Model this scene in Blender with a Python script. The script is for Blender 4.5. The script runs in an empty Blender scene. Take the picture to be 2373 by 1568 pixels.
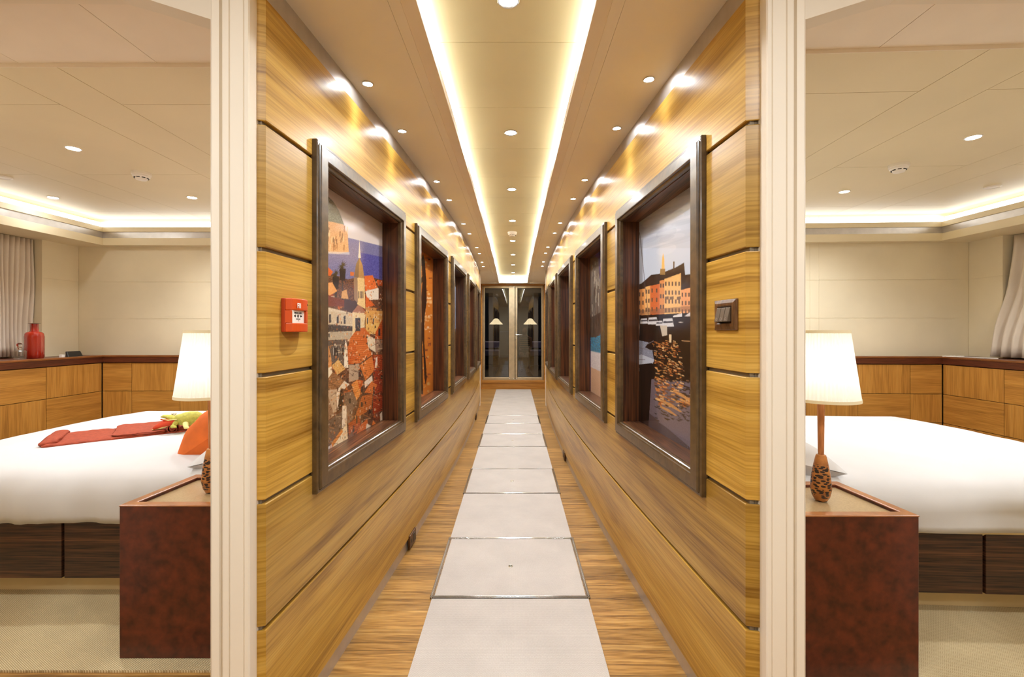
import bpy, bmesh, math, random
import numpy as np
from mathutils import Vector, Matrix, noise
random.seed(7)
S = bpy.context.scene
COL = S.collection
PI = math.pi
F, CX, CY, CH = 1055.0, 1192.0, 766.0, 1.16      # focal length in pixels, principal point, eye height

def at(u, v, y):
    """point at depth y seen at pixel (u, v) - used to read sizes off the photograph"""
    return Vector(((u - CX) / F * y, y, CH - (v - CY) / F * y))

# ------------------------------------------------------------------ materials
def lin(c):
    return tuple((x / 255 / 12.92) if x / 255 <= .04045 else ((x / 255 + .055) / 1.055) ** 2.4 for x in c)

def rgba(c):
    return (*lin(c), 1)

MATS = {}
def new_mat(name):
    m = bpy.data.materials.new(name); m.use_nodes = True
    nt = m.node_tree; nt.nodes.clear()
    out = nt.nodes.new('ShaderNodeOutputMaterial')
    MATS[name] = m
    return m, nt, out

def nd(nt, t, **kw):
    n = nt.nodes.new(t)
    for k, v in kw.items():
        if k in n.inputs: n.inputs[k].default_value = v
        else: setattr(n, k, v)
    return n

def principled(nt, out, rough=.5, metal=0, coat=0, spec=.5):
    b = nt.nodes.new('ShaderNodeBsdfPrincipled')
    b.inputs['Roughness'].default_value = rough
    b.inputs['Metallic'].default_value = metal
    b.inputs['Coat Weight'].default_value = coat
    b.inputs['Coat Roughness'].default_value = .12
    b.inputs['Specular IOR Level'].default_value = spec
    nt.links.new(b.outputs[0], out.inputs[0])
    return b

def coords(nt, scale=(1, 1, 1), rot=(0, 0, 0)):
    tc = nt.nodes.new('ShaderNodeTexCoord'); mp = nt.nodes.new('ShaderNodeMapping')
    mp.inputs['Scale'].default_value = scale; mp.inputs['Rotation'].default_value = rot
    nt.links.new(tc.outputs['Object'], mp.inputs[0])
    return tc, mp

def ramp(nt, stops):
    r = nt.nodes.new('ShaderNodeValToRGB'); e = r.color_ramp.elements
    while len(e) < len(stops): e.new(.5)
    for x, (p, c) in zip(e, stops): x.position = p; x.color = rgba(c)
    return r

def mixc(nt, a, b, fac, mode='MIX'):
    m = nt.nodes.new('ShaderNodeMix'); m.data_type = 'RGBA'; m.blend_type = mode
    for sock, val in ((m.inputs[0], fac), (m.inputs[6], a), (m.inputs[7], b)):
        if hasattr(val, 'is_linked'): nt.links.new(val, sock)
        else: sock.default_value = val
    return m.outputs[2]

def mth(nt, op, a, b=0.0):
    m = nt.nodes.new('ShaderNodeMath'); m.operation = op
    for i, v in enumerate((a, b)):
        if hasattr(v, 'is_linked'): nt.links.new(v, m.inputs[i])
        else: m.inputs[i].default_value = v
    return m.outputs[0]

def bump(nt, b, h, strength=.2, dist=.002):
    n = nt.nodes.new('ShaderNodeBump'); n.inputs['Strength'].default_value = strength
    n.inputs['Distance'].default_value = dist
    nt.links.new(h, n.inputs['Height']); nt.links.new(n.outputs[0], b.inputs['Normal'])

def plain(name, c, rough=.5, metal=0, coat=0, spec=.5, var=.04, vscale=6, bmp=0, bscale=300):
    m, nt, out = new_mat(name); b = principled(nt, out, rough, metal, coat, spec)
    tc, mp = coords(nt)
    nz = nd(nt, 'ShaderNodeTexNoise', Scale=vscale, Detail=3.0)
    nt.links.new(mp.outputs[0], nz.inputs['Vector'])
    lo = tuple(max(0, x * (1 - var)) for x in c); hi = tuple(min(255, x * (1 + var)) for x in c)
    r = ramp(nt, [(.3, lo), (.7, hi)]); nt.links.new(nz.outputs[0], r.inputs[0])
    nt.links.new(r.outputs[0], b.inputs['Base Color'])
    if bmp:
        n2 = nd(nt, 'ShaderNodeTexNoise', Scale=bscale, Detail=2.0)
        nt.links.new(mp.outputs[0], n2.inputs['Vector']); bump(nt, b, n2.outputs[0], bmp)
    return m

def wood(name, dark, mid, light, along='y', freq=9, fine=170, stretch=.55, rough=.3, coat=0, spec=.5, cell=None, warp=1.6, finew=.35, joint=None):
    """long grain along one axis; cell=(axis, pitch, offset) gives each board its own stretch of grain"""
    m, nt, out = new_mat(name); b = principled(nt, out, rough, 0, coat, spec)
    tc = nt.nodes.new('ShaderNodeTexCoord')
    vec = tc.outputs['Object']
    sep = nt.nodes.new('ShaderNodeSeparateXYZ'); nt.links.new(vec, sep.inputs[0])
    rnd = None
    if cell:
        ax, pitch, off = cell
        t = mth(nt, 'DIVIDE', mth(nt, 'SUBTRACT', sep.outputs['xyz'.index(ax)], off), pitch)
        fl = mth(nt, 'FLOOR', t)
        wn = nt.nodes.new('ShaderNodeTexWhiteNoise'); wn.noise_dimensions = '1D'; nt.links.new(fl, wn.inputs['W'])
        rnd = wn.outputs['Value']
        cmb = nt.nodes.new('ShaderNodeCombineXYZ')
        for i in range(3): nt.links.new(mth(nt, 'MULTIPLY', rnd, 9.0 + i), cmb.inputs[i])
        va = nt.nodes.new('ShaderNodeVectorMath'); va.operation = 'ADD'
        nt.links.new(vec, va.inputs[0]); nt.links.new(cmb.outputs[0], va.inputs[1]); vec = va.outputs[0]
    def layer(al, ac, detail, dist):
        mp = nt.nodes.new('ShaderNodeMapping')
        mp.inputs['Scale'].default_value = tuple(al if a in along else ac for a in 'xyz')
        nt.links.new(vec, mp.inputs[0])
        nz = nd(nt, 'ShaderNodeTexNoise', Scale=1.0, Detail=detail, Distortion=dist)
        nt.links.new(mp.outputs[0], nz.inputs['Vector']); return nz.outputs[0]
    a = layer(stretch, freq, 4.0, warp); f = layer(stretch * 7, fine, 2.0, .2)
    r = ramp(nt, [(.32, dark), (.5, mid), (.70, light)]); nt.links.new(a, r.inputs[0])
    rf = ramp(nt, [(.36, tuple(x * .72 for x in mid)), (.6, light)]); nt.links.new(f, rf.inputs[0])
    c = mixc(nt, r.outputs[0], rf.outputs[0], finew)
    if rnd is not None:
        rb = ramp(nt, [(0, (205, 205, 205)), (1, (255, 255, 255))]); nt.links.new(rnd, rb.inputs[0])
        c = mixc(nt, c, rb.outputs[0], .8, 'MULTIPLY')
    if joint and cell:
        fr = mth(nt, 'FRACT', t)
        jm = mth(nt, 'LESS_THAN', fr, joint)
        c = mixc(nt, c, rgba(tuple(x * .55 for x in dark)), jm)
    nt.links.new(c, b.inputs['Base Color'])
    return m

def emit(name, c, s):
    m, nt, out = new_mat(name); e = nd(nt, 'ShaderNodeEmission', Strength=s); e.inputs[0].default_value = (*c, 1)
    nt.links.new(e.outputs[0], out.inputs[0]); return m

WARM = (.95, .975, 1.0)
COOL = (.95, .98, 1.0)
M_WALL = wood('oak_veneer', (134, 86, 18), (196, 148, 56), (216, 174, 88), 'xy', 8, 190, .5, .33, .03, .32, cell=('z', .327, .0635))
M_CABH = wood('oak_cabinet_level', (150, 98, 38), (180, 124, 52), (196, 142, 68), 'xy', 14, 200, .8, .4)
M_CABV = wood('oak_cabinet_upright', (150, 98, 38), (180, 124, 52), (196, 142, 68), 'z', 14, 200, .8, .4)
M_FLOOR = wood('teak_boards', (100, 62, 24), (166, 118, 56), (200, 156, 90), 'x', 26, 150, 1.6, .3, .2, cell=('y', .118, 0), joint=.009)
M_DOORW = wood('oak_door_surround', (150, 96, 36), (178, 120, 48), (190, 134, 62), 'x', 12, 200, .8, .4)
M_EBONY = wood('striped_ebony_upright', (24, 10, 6), (52, 27, 16), (120, 70, 38), 'z', 42, 190, .7, .3, .1, warp=.7)
M_EBONYH = wood('striped_ebony_level', (14, 6, 6), (34, 16, 14), (112, 72, 46), 'xy', 62, 190, .9, .33, .1, warp=.9)
M_EBONYS = wood('striped_ebony_sill', (20, 8, 6), (50, 26, 16), (140, 90, 54), 'y', 62, 190, .9, .33, .1, warp=.9)
M_FRAME = wood('ebony_frame', (56, 41, 24), (80, 61, 37), (102, 79, 50), 'xyz', 30, 200, 6, .34, .35, spec=.6, warp=.3)
M_FRAMEZ = M_FRAME
M_STEM = wood('pale_wood', (150, 88, 46), (184, 116, 66), (204, 138, 84), 'z', 60, 200, 3, .4)
M_RIM = wood('nightstand_rim_wood', (138, 82, 42), (162, 102, 56), (180, 120, 70), 'xy', 40, 200, 3, .3, .2)
M_SHELF = wood('dark_shelf_wood', (62, 26, 14), (84, 38, 20), (104, 52, 28), 'xy', 40, 200, 2, .35)
M_SHELFL = wood('shelf_edge_wood', (104, 58, 24), (128, 74, 32), (144, 88, 42), 'xy', 40, 200, 2, .35)
M_CREAM = plain('cream_ceiling', (226, 212, 180), .5, var=.015, vscale=2)
M_UPPER = plain('cove_ceiling', (224, 214, 176), .5, var=.015, vscale=2)
M_SOFFIT = plain('soffit_lacquer', (250, 244, 232), .42, var=.012, vscale=1.5)
M_LIP = plain('cove_lip', (246, 236, 220), .4, var=.01)
M_WHITE = plain('white_lacquer', (232, 222, 206), .35, var=.008, vscale=3)
M_PANEL = plain('linen_wall_panel', (228, 216, 188), .6, var=.02, vscale=3, bmp=.05, bscale=900)
M_NEAR = plain('neutral_lit_ceiling', (240, 228, 212), .5, var=.01)  # whiter than the cabin cream: neutral entry light put into the colour
M_ALU = plain('satin_aluminium', (200, 194, 188), .36, .75, var=.03, vscale=20)
M_ALUD = plain('groove_aluminium', (128, 116, 98), .5, .3, var=.03)
M_STEEL = plain('polished_steel', (205, 203, 200), .15, 1, var=.02)
M_BRASS = plain('brushed_champagne_steel', (206, 190, 160), .36, 1, var=.05, vscale=9)
M_LEATHER = plain('oxblood_leather', (80, 33, 17), .36, var=.24, vscale=30, bmp=.08, bscale=500, coat=.1)
M_TAN = plain('tan_leather', (172, 146, 108), .22, var=.05, vscale=200)
M_LINEN = plain('white_linen', (210, 208, 208), .75, var=.01, bmp=.1, bscale=700)
M_MATT = plain('ivory_mattress', (226, 206, 160), .8, var=.02)
M_PLINTH = plain('beige_plinth', (206, 182, 136), .6, var=.03)
M_ORANGE = plain('orange_cotton', (216, 104, 30), .7, var=.06, vscale=12, bmp=.1, bscale=600)
M_THROW = plain('rust_red_wool', (156, 66, 40), .85, var=.1, vscale=60, bmp=.5, bscale=260)
M_GREEN = plain('lime_corduroy', (186, 184, 84), .8, var=.08, vscale=70, bmp=.5, bscale=150)
M_MOUTH = plain('red_felt', (210, 70, 36), .8, var=.05)
M_PALE = plain('pale_yellow_felt', (228, 214, 140), .8, var=.03)
M_WPLAST = plain('white_plastic', (236, 230, 222), .4, var=.01)
M_BLACK = plain('black_plastic', (14, 12, 12), .4, var=.05)
M_DARK = plain('dark_recess', (26, 20, 16), .7, var=.05)
M_RED = plain('red_plastic', (204, 76, 14), .42, var=.02)
M_REDD = plain('dark_red_plastic', (164, 52, 14), .45, var=.02)
M_BRONZE = plain('bronze_plate', (96, 66, 36), .35, .7, var=.1, vscale=30)
M_ROCK = plain('grey_rocker', (98, 84, 68), .4, .3, var=.03)
M_INK = plain('black_ink', (20, 16, 10), .6)
M_GREY_INK = plain('grey_ink', (130, 126, 122), .6)
M_SATIN = plain('satin_curtain', (218, 206, 192), .38, var=.02, spec=.6)
M_NAVY = plain('lavender_canvas', (150, 150, 190), .8, var=.03)
M_DECK = wood('deck_teak', (70, 48, 34), (96, 70, 50), (120, 90, 64), 'x', 20, 150, 1.2, .5, cell=('y', .12, 0), joint=.05)
M_NIGHT = plain('night_paint', (40, 34, 28), .6)
M_SKIN = plain('skin', (150, 104, 78), .6)
M_HAIR = plain('dark_hair', (24, 17, 14), .6)
M_LAMP = emit('lit_lamp', COOL, 130)
M_COVE = emit('cove_led', COOL, 9)
M_COVE2 = emit('cabin_cove_led', COOL, 3.2)
M_DECKLAMP = emit('deck_lamp_glow', (1, .92, .68), 1.6)

def mat_vase():
    m, nt, out = new_mat('orange_glass'); b = principled(nt, out, .08, 0, 0, .6)
    b.inputs['Base Color'].default_value = rgba((156, 26, 3)); b.inputs['Subsurface Weight'].default_value = .0
    b.inputs['Transmission Weight'].default_value = .15
    return m
M_VASE = mat_vase()

def mat_glass(name, tint=(1, 1, 1), refl=1.0):
    m, nt, out = new_mat(name)
    t = nt.nodes.new('ShaderNodeBsdfTransparent'); t.inputs[0].default_value = (*tint, 1)
    g = nd(nt, 'ShaderNodeBsdfGlossy', Roughness=.01); g.inputs[0].default_value = (.95, .95, .95, 1)
    fr = nd(nt, 'ShaderNodeFresnel', IOR=1.5)
    mx = nt.nodes.new('ShaderNodeMixShader')
    nt.links.new(mth(nt, 'MULTIPLY', fr.outputs[0], refl), mx.inputs[0])
    nt.links.new(t.outputs[0], mx.inputs[1]); nt.links.new(g.outputs[0], mx.inputs[2])
    nt.links.new(mx.outputs[0], out.inputs[0]); return m
M_DOORGLASS = mat_glass('dark_door_glass', (.62, .58, .52), 2.2)
def mat_clear():
    m, nt, out = new_mat('clear_glass'); b = principled(nt, out, .03)
    b.inputs['Base Color'].default_value = (.96, .94, .9, 1); b.inputs['Transmission Weight'].default_value = 1; b.inputs['IOR'].default_value = 1.45
    return m
M_CLEAR = mat_clear()
def mat_thin():
    m, nt, out = new_mat('thin_clear_glass')
    t = nt.nodes.new('ShaderNodeBsdfTransparent'); t.inputs[0].default_value = (.9, .88, .84, 1)
    g = nd(nt, 'ShaderNodeBsdfGlossy', Roughness=.25); lw = nd(nt, 'ShaderNodeLayerWeight', Blend=.3); mx = nt.nodes.new('ShaderNodeMixShader')
    nt.links.new(mth(nt, 'ADD', mth(nt, 'MULTIPLY', lw.outputs['Facing'], .75), .08), mx.inputs[0])
    nt.links.new(t.outputs[0], mx.inputs[1]); nt.links.new(g.outputs[0], mx.inputs[2]); nt.links.new(mx.outputs[0], out.inputs[0]); return m
M_THIN = mat_thin()

def mat_shade():
    m, nt, out = new_mat('pleated_white_silk')
    d = nt.nodes.new('ShaderNodeBsdfDiffuse'); d.inputs[0].default_value = (.9, .87, .8, 1)
    t = nt.nodes.new('ShaderNodeBsdfTranslucent'); t.inputs[0].default_value = (.92, .88, .78, 1)
    mx = nt.nodes.new('ShaderNodeMixShader'); mx.inputs[0].default_value = .5
    nt.links.new(d.outputs[0], mx.inputs[1]); nt.links.new(t.outputs[0], mx.inputs[2])
    nt.links.new(mx.outputs[0], out.inputs[0]); return m
M_SHADE = mat_shade()
M_BAND = plain('shade_trim_tape', (236, 222, 186), .7)

def mat_weave(name, c1, c2, s, ang=0, rough=.8, st=.35, squash=1.0):
    m, nt, out = new_mat(name); b = principled(nt, out, rough)
    tc, mp = coords(nt, (s, s * squash, s), (0, 0, ang))
    br = nd(nt, 'ShaderNodeTexBrick', Scale=1.0); br.inputs['Color1'].default_value = rgba(c1); br.inputs['Color2'].default_value = rgba(tuple(x * .96 for x in c1))
    br.inputs['Mortar'].default_value = rgba(c2); br.inputs['Mortar Size'].default_value = .16; br.inputs['Mortar Smooth'].default_value = .8
    br.inputs['Brick Width'].default_value = 1.0; br.inputs['Row Height'].default_value = .5
    nt.links.new(mp.outputs[0], br.inputs['Vector'])
    nz = nd(nt, 'ShaderNodeTexNoise', Scale=5.0, Detail=4.0); nt.links.new(tc.outputs['Object'], nz.inputs['Vector'])
    r = ramp(nt, [(.3, (238, 238, 238)), (.7, (255, 255, 255))]); nt.links.new(nz.outputs[0], r.inputs[0])
    nt.links.new(mixc(nt, br.outputs[0], r.outputs[0], 1.0, 'MULTIPLY'), b.inputs['Base Color'])
    inv = mth(nt, 'SUBTRACT', 1.0, br.outputs['Fac'])
    bump(nt, b, inv, st, .003)
    return m
M_MAT = mat_weave('woven_vinyl_mat', (212, 204, 197), (168, 156, 142), 190, 0, .6, .3, .75)
M_CARPET = mat_weave('sisal_weave_carpet', (232, 213, 170), (172, 148, 104), 92, .62, .9, .5, 1.3)

def mat_spotted():
    m, nt, out = new_mat('spotted_carved_wood'); b = principled(nt, out, .35, 0, .15)
    tc, mp = coords(nt, (55, 55, 125))
    v = nd(nt, 'ShaderNodeTexVoronoi', Scale=1.0, Randomness=.75); nt.links.new(mp.outputs[0], v.inputs['Vector'])
    sp = nt.nodes.new('ShaderNodeSeparateXYZ'); nt.links.new(tc.outputs['Object'], sp.inputs[0])
    low = mth(nt, 'LESS_THAN', sp.outputs[2], .138)
    hole = mth(nt, 'MULTIPLY', mth(nt, 'LESS_THAN', v.outputs['Distance'], .44), low)
    n = nd(nt, 'ShaderNodeTexNoise', Scale=30.0, Detail=3.0); nt.links.new(tc.outputs['Object'], n.inputs['Vector'])
    r = ramp(nt, [(.3, (136, 78, 34)), (.7, (190, 124, 58))]); nt.links.new(n.outputs[0], r.inputs[0])
    nt.links.new(mixc(nt, r.outputs[0], rgba((34, 14, 6)), hole), b.inputs['Base Color'])
    bump(nt, b, mth(nt, 'SUBTRACT', 1.0, hole), .6, .003)
    return m
M_SPOT = mat_spotted()

def mat_print():
    m, nt, out = new_mat('photo_print'); b = principled(nt, out, .16, 0, .3)
    a = nt.nodes.new('ShaderNodeAttribute'); a.attribute_name = 'print'
    nt.links.new(a.outputs['Color'], b.inputs['Base Color']); return m
M_PRINT = mat_print()

# ------------------------------------------------------------------ mesh helpers
def TL(p): return Vector(p)
XM = -.0225                                       # centre line of the corridor
def TR(p):                                        # the second cabin mirrors the first, set slightly askew
    x = 2 * XM - p[0]
    return Vector((x, p[1] - .085 - .046 * (x - 1.13), p[2]))

class MB:
    def __init__(s, T=TL): s.v = []; s.f = []; s.T = T
    def add(s, vs, fs):
        o = len(s.v); s.v += [s.T(p) for p in vs]; s.f += [tuple(o + i for i in f) for f in fs]; return s
    def hexa(s, a):
        return s.add(a, [(0, 1, 2, 3), (7, 6, 5, 4), (0, 4, 5, 1), (1, 5, 6, 2), (2, 6, 7, 3), (3, 7, 4, 0)])
    def box(s, x0, x1, y0, y1, z0, z1):
        return s.hexa([(x0, y0, z0), (x1, y0, z0), (x1, y1, z0), (x0, y1, z0), (x0, y0, z1), (x1, y0, z1), (x1, y1, z1), (x0, y1, z1)])
    def obox(s, o, u, n, a0, a1, b0, b1, z0, z1):     # box in a wall frame: along u, out along n
        def q(a, b, z): return (o[0] + u[0] * a + n[0] * b, o[1] + u[1] * a + n[1] * b, o[2] + z)
        return s.hexa([q(a0, b0, z0), q(a1, b0, z0), q(a1, b1, z0), q(a0, b1, z0), q(a0, b0, z1), q(a1, b0, z1), q(a1, b1, z1), q(a0, b1, z1)])
    def prism(s, poly, axis, a0, a1):                 # polygon in the plane across `axis`
        n = len(poly)
        def q(p, a): return {'x': (a, p[0], p[1]), 'y': (p[0], a, p[1]), 'z': (p[0], p[1], a)}[axis]
        return s.add([q(p, a0) for p in poly] + [q(p, a1) for p in poly],
                     [tuple(range(n)), tuple(range(2 * n - 1, n - 1, -1))] + [(i, (i + 1) % n, n + (i + 1) % n, n + i) for i in range(n)])
    def loft(s, rings, closed=True, caps=True):
        n = len(rings[0]); fs = []
        for k in range(len(rings) - 1):
            for i in range(n if closed else n - 1):
                j = (i + 1) % n; fs.append((k * n + i, k * n + j, (k + 1) * n + j, (k + 1) * n + i))
        if caps and closed: fs += [tuple(range(n - 1, -1, -1)), tuple(range((len(rings) - 1) * n, len(rings) * n))]
        return s.add([p for r in rings for p in r], fs)
    def lathe(s, prof, c, n=28, caps=True, wob=None):
        rings = []
        for r, z in prof:
            rings.append([(c[0] + (r + (wob(i, z) if wob else 0)) * math.cos(2 * PI * i / n), c[1] + (r + (wob(i, z) if wob else 0)) * math.sin(2 * PI * i / n), c[2] + z) for i in range(n)])
        return s.loft(rings, True, caps)
    def tube(s, path, rad, n=10, flat=1.0):
        path = [Vector(p) for p in path]; rings = []
        for i, p in enumerate(path):
            d = (path[min(i + 1, len(path) - 1)] - path[max(i - 1, 0)]).normalized()
            up = Vector((0, 0, 1)) if abs(d.z) < .95 else Vector((1, 0, 0))
            a = d.cross(up).normalized(); b = a.cross(d)
            r = rad[i] if hasattr(rad, '__len__') else rad
            rings.append([tuple(p + a * r * math.cos(2 * PI * k / n) + b * r * flat * math.sin(2 * PI * k / n)) for k in range(n)])
        return s.loft(rings)
    def build(s, name, mat, parent=None, loc=None, smooth=None, bevel=0, seg=2, subdiv=0):
        if parent is not None:
            org = parent.get('_o') or (0, 0, 0); org = Vector(org)
        else: org = Vector(loc) if loc is not None else Vector((0, 0, 0))
        me = bpy.data.meshes.new(name)
        me.from_pydata([tuple(p - org) for p in s.v], [], s.f)
        bm = bmesh.new(); bm.from_mesh(me); bmesh.ops.recalc_face_normals(bm, faces=bm.faces); bm.to_mesh(me); bm.free()
        me.materials.append(mat)
        if smooth is not None:
            me.shade_smooth(); me.set_sharp_from_angle(angle=smooth)
        o = bpy.data.objects.new(name, me); COL.objects.link(o)
        if parent is not None: o.parent = parent; o['_o'] = tuple(org)
        else: o.location = org; o['_o'] = tuple(org)
        if bevel:
            b = o.modifiers.new('edge', 'BEVEL'); b.width = bevel; b.segments = seg; b.limit_method = 'ANGLE'; b.angle_limit = .6
        if subdiv:
            d = o.modifiers.new('soft', 'SUBSURF'); d.levels = subdiv; d.render_levels = subdiv
        return o

def thing(name, label, cat, loc, group=None):
    o = bpy.data.objects.new(name, None); COL.objects.link(o); o.location = loc; o.empty_display_size = .05
    o['_o'] = tuple(loc); return tag(o, label, cat, group)
def tag(o, label, cat, group=None, kind=None):
    o['label'] = label; o['category'] = cat
    if group: o['group'] = group
    if kind: o['kind'] = kind
    return o
def struct(o, kind='structure'): o['kind'] = kind; return o

def light(name, kind, loc, energy, color=COOL, parent=None, size=.05, spot=None, blend=.6, rot=(0, 0, 0)):
    l = bpy.data.lights.new(name, kind); l.energy = energy; l.color = color
    if kind == 'AREA': l.shape = 'DISK'; l.size = size
    else: l.shadow_soft_size = size
    if spot: l.spot_size = spot; l.spot_blend = blend
    o = bpy.data.objects.new(name, l); COL.objects.link(o)
    if parent is not None:
        o.parent = parent; o.location = Vector(loc) - Vector(parent['_o'])
    else: o.location = loc
    o.rotation_euler = rot
    return o

def text_mesh(body, size, o, u, v, name, mat, parent, align='CENTER', ext=.0003):
    c = bpy.data.curves.new('t', 'FONT'); c.body = body; c.size = size; c.align_x = align; c.align_y = 'CENTER'; c.extrude = ext; c.offset = size * .02
    ob = bpy.data.objects.new('t', c); COL.objects.link(ob)
    dg = bpy.context.evaluated_depsgraph_get(); dg.update()
    me = bpy.data.meshes.new_from_object(ob.evaluated_get(dg)); bpy.data.objects.remove(ob)
    n = Vector(u).cross(Vector(v)); org = Vector(parent['_o'])
    for p in me.vertices:
        q = Vector(o) + Vector(u) * p.co.x + Vector(v) * p.co.y + n * p.co.z; p.co = q - org
    me.materials.clear(); me.materials.append(mat)
    r = bpy.data.objects.new(name, me); COL.objects.link(r); r.parent = parent; r['_o'] = tuple(org); return r
# ------------------------------------------------------------------ corridor shell
def W(y): return .467 + (.0118 if y < 4.8 else .0085) * (y - 4.8) ** 2          # half width: the walls bow in
def O(y): return .242 + .0014 * (y - 4) ** 2                                       # half width of the light cove
def wx(sg, y, off=0): return XM + sg * (W(y) + off)
Y0, Y1 = 1.18, 7.03
ZG = [.0635, .390, .717, 1.045, 1.371, 1.698, 2.022]
GW = .0055
FZ0, FZ1, FL, FP = .654, 1.754, .885, 1.104
FS = {-1: 1.408, 1: 1.382}
def span(a, b, n=10): return [a + (b - a) * i / n for i in range(n + 1)]

def wall_strip(mb, sg, z0, z1, ys, prof, start=None):
    rings = []
    if start: rings.append([(XM + sg * (start[0] + o), start[1] + .25 * o, z) for o, z in prof])
    rings += [[(wx(sg, y, o), y, z) for o, z in prof] for y in ys]
    mb.loft(rings)

for sg, side in ((-1, 'left'), (1, 'right')):
    mb = MB(); bk = MB(); ch = (.647 if sg < 0 else .655, 1.172)
    for i in range(6):
        z0, z1 = ZG[i] + GW, ZG[i + 1] - GW
        if i == 0: z0 = ZG[0]
        if i == 5: z1 = ZG[6]
        prof = [(.014, z0), (.002, z0), (0, z0 + .002), (0, z1 - .002), (.002, z1), (.014, z1)]
        if i in (0, 1, 5):
            wall_strip(mb, sg, z0, z1, [Y0] + span(Y0 + .02, Y1, 60), prof, ch)
        else:
            s = Y0
            for k in range(5):
                e = FS[sg] + FP * k + .05
                ys = [s] + span(s + .01, e, 6) if k == 0 else span(s, e, 4)
                wall_strip(mb, sg, z0, z1, ys, prof, ch if k == 0 else None)
                s = FS[sg] + FP * k + FL - .05
            wall_strip(mb, sg, z0, z1, span(s, Y1, 4), prof)
    w = struct(mb.build('wall_' + side, M_WALL, smooth=.3))
    def back(z0, z1, ys, start=None):
        wall_strip(bk, sg, z0, z1, ys, [(.024, z0), (.011, z0), (.011, z1), (.024, z1)], start)
    back(.0, .70, span(Y0, Y1, 40), (ch[0], ch[1] + .009)); back(1.705, 2.1, span(Y0, Y1, 40), (ch[0], ch[1] + .009))
    s = Y0
    for k in range(5):
        e = FS[sg] + FP * k + .05
        back(.70, 1.705, span(s, e, 4), (ch[0], ch[1] + .009) if k == 0 else None); s = FS[sg] + FP * k + FL - .05
    back(.70, 1.705, span(s, Y1, 3))
    o = bk.build('backing', M_ALUD, w, smooth=.3)
    # brushed skirting and the bright strip in the shadow gap under the ceiling
    sk = MB(); wall_strip(sk, sg, 0, .062, [Y0] + span(Y0 + .02, Y1, 50), [(.012, 0), (.009, 0), (.009, .0625), (.012, .0625)], ch)
    struct(sk.build('baseboard_' + side, M_ALU, smooth=.3))
    st = MB(); wall_strip(st, sg, 2.02, 2.1, span(Y0, Y1, 50), [(.0112, 2.0225), (.009, 2.0225), (.009, 2.095), (.0112, 2.095)], ch)
    struct(st.build('trim_' + ('1' if sg < 0 else '2'), M_ALU, smooth=.3))
    # white post closing the wall at the far end
    p = MB(); a, b = sorted((wx(sg, Y1, -.006), wx(sg, Y1, .10))); p.box(a, b, Y1, Y1 + .04, 0, 2.09)
    struct(p.build('trim_' + ('3' if sg < 0 else '4'), M_WHITE, bevel=.003))
    # solid partition between corridor and cabin
    p = MB(); a, b = sorted((XM + sg * .745, XM + sg * .76)); p.box(a, b, 1.27, Y1, -.02, 2.3)
    struct(p.build('wall_partition_' + side, M_PANEL))

# floor
fl = MB()
fl.box(-4.3, 4.3, -1.6, 1.42, -.06, 0); fl.box(-.75, .75, 1.42, Y1, -.06, 0); fl.box(-1.6, 1.6, Y1, 9.2, -.06, 0)
struct(fl.build('floor', M_FLOOR))

# corridor soffits, lips, cove ceiling
ZS, ZU, YA, YB, YE = 2.09, 2.22, .75, 8.84, 9.09
ys = span(YA, YB, 60)
sf = MB()
def soff_out(y): return W(min(max(y, Y0), Y1)) + .011 if y < Y1 else 1.6
for sg in (-1, 1):
    for a, b in ((lambda y: soff_out(y), lambda y: O(y) + .0835), (lambda y: O(y) + .0825, lambda y: O(y) + .048)):
        yy = [y for y in ys if y < Y1] + [Y1 - .001, Y1 + .001] + [y for y in ys if y > Y1]
        sf.loft([[(XM + sg * a(y), y, ZS), (XM + sg * b(y), y, ZS), (XM + sg * b(y), y, ZS + .012), (XM + sg * a(y), y, ZS + .012)] for y in yy])
for sg in (-1, 1): sf.loft([[(XM + sg * (O(y) + .06), y, ZS + .009), (XM + sg * (O(y) + .11), y, ZS + .009), (XM + sg * (O(y) + .11), y, ZS + .02), (XM + sg * (O(y) + .06), y, ZS + .02)] for y in ys])
sf.box(-1.6, 1.6, YB + .05, YE, ZS, ZS + .012)
struct(sf.build('ceiling', M_SOFFIT, smooth=.3))
lp = MB()
for sg in (-1, 1):
    lp.loft([[(XM + sg * (O(y) + .0475), y, ZS - .003), (XM + sg * O(y), y, ZS - .003), (XM + sg * O(y), y, ZS + .032), (XM + sg * (O(y) + .006), y, ZS + .032), (XM + sg * (O(y) + .006), y, ZS + .012), (XM + sg * (O(y) + .0475), y, ZS + .012)] for y in ys])
lp.box(XM - O(YB) - .0475, XM + O(YB) + .0475, YB, YB + .0495, ZS - .003, ZS + .032)
struct(lp.build('trim_5', M_LIP, smooth=.3, bevel=.002))
up = MB()
y = 1.674 - .489 * 3
while y < YB + .1:
    up.box(XM - .42, XM + .42, max(y + .0015, .2), min(y + .4875, YE), ZU, ZU + .02); y += .489
up.box(XM - .43, XM + .43, .2, YE, ZU + .01, ZU + .03)
for sg in (-1, 1): up.box(XM + sg * .40 - .01, XM + sg * .40 + .01, .2, YE, ZS + .03, ZU + .02)
up.box(XM - .42, XM + .42, YB + .12, YB + .14, ZS, ZU + .02)
struct(up.build('ceiling.001', M_UPPER))

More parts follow.
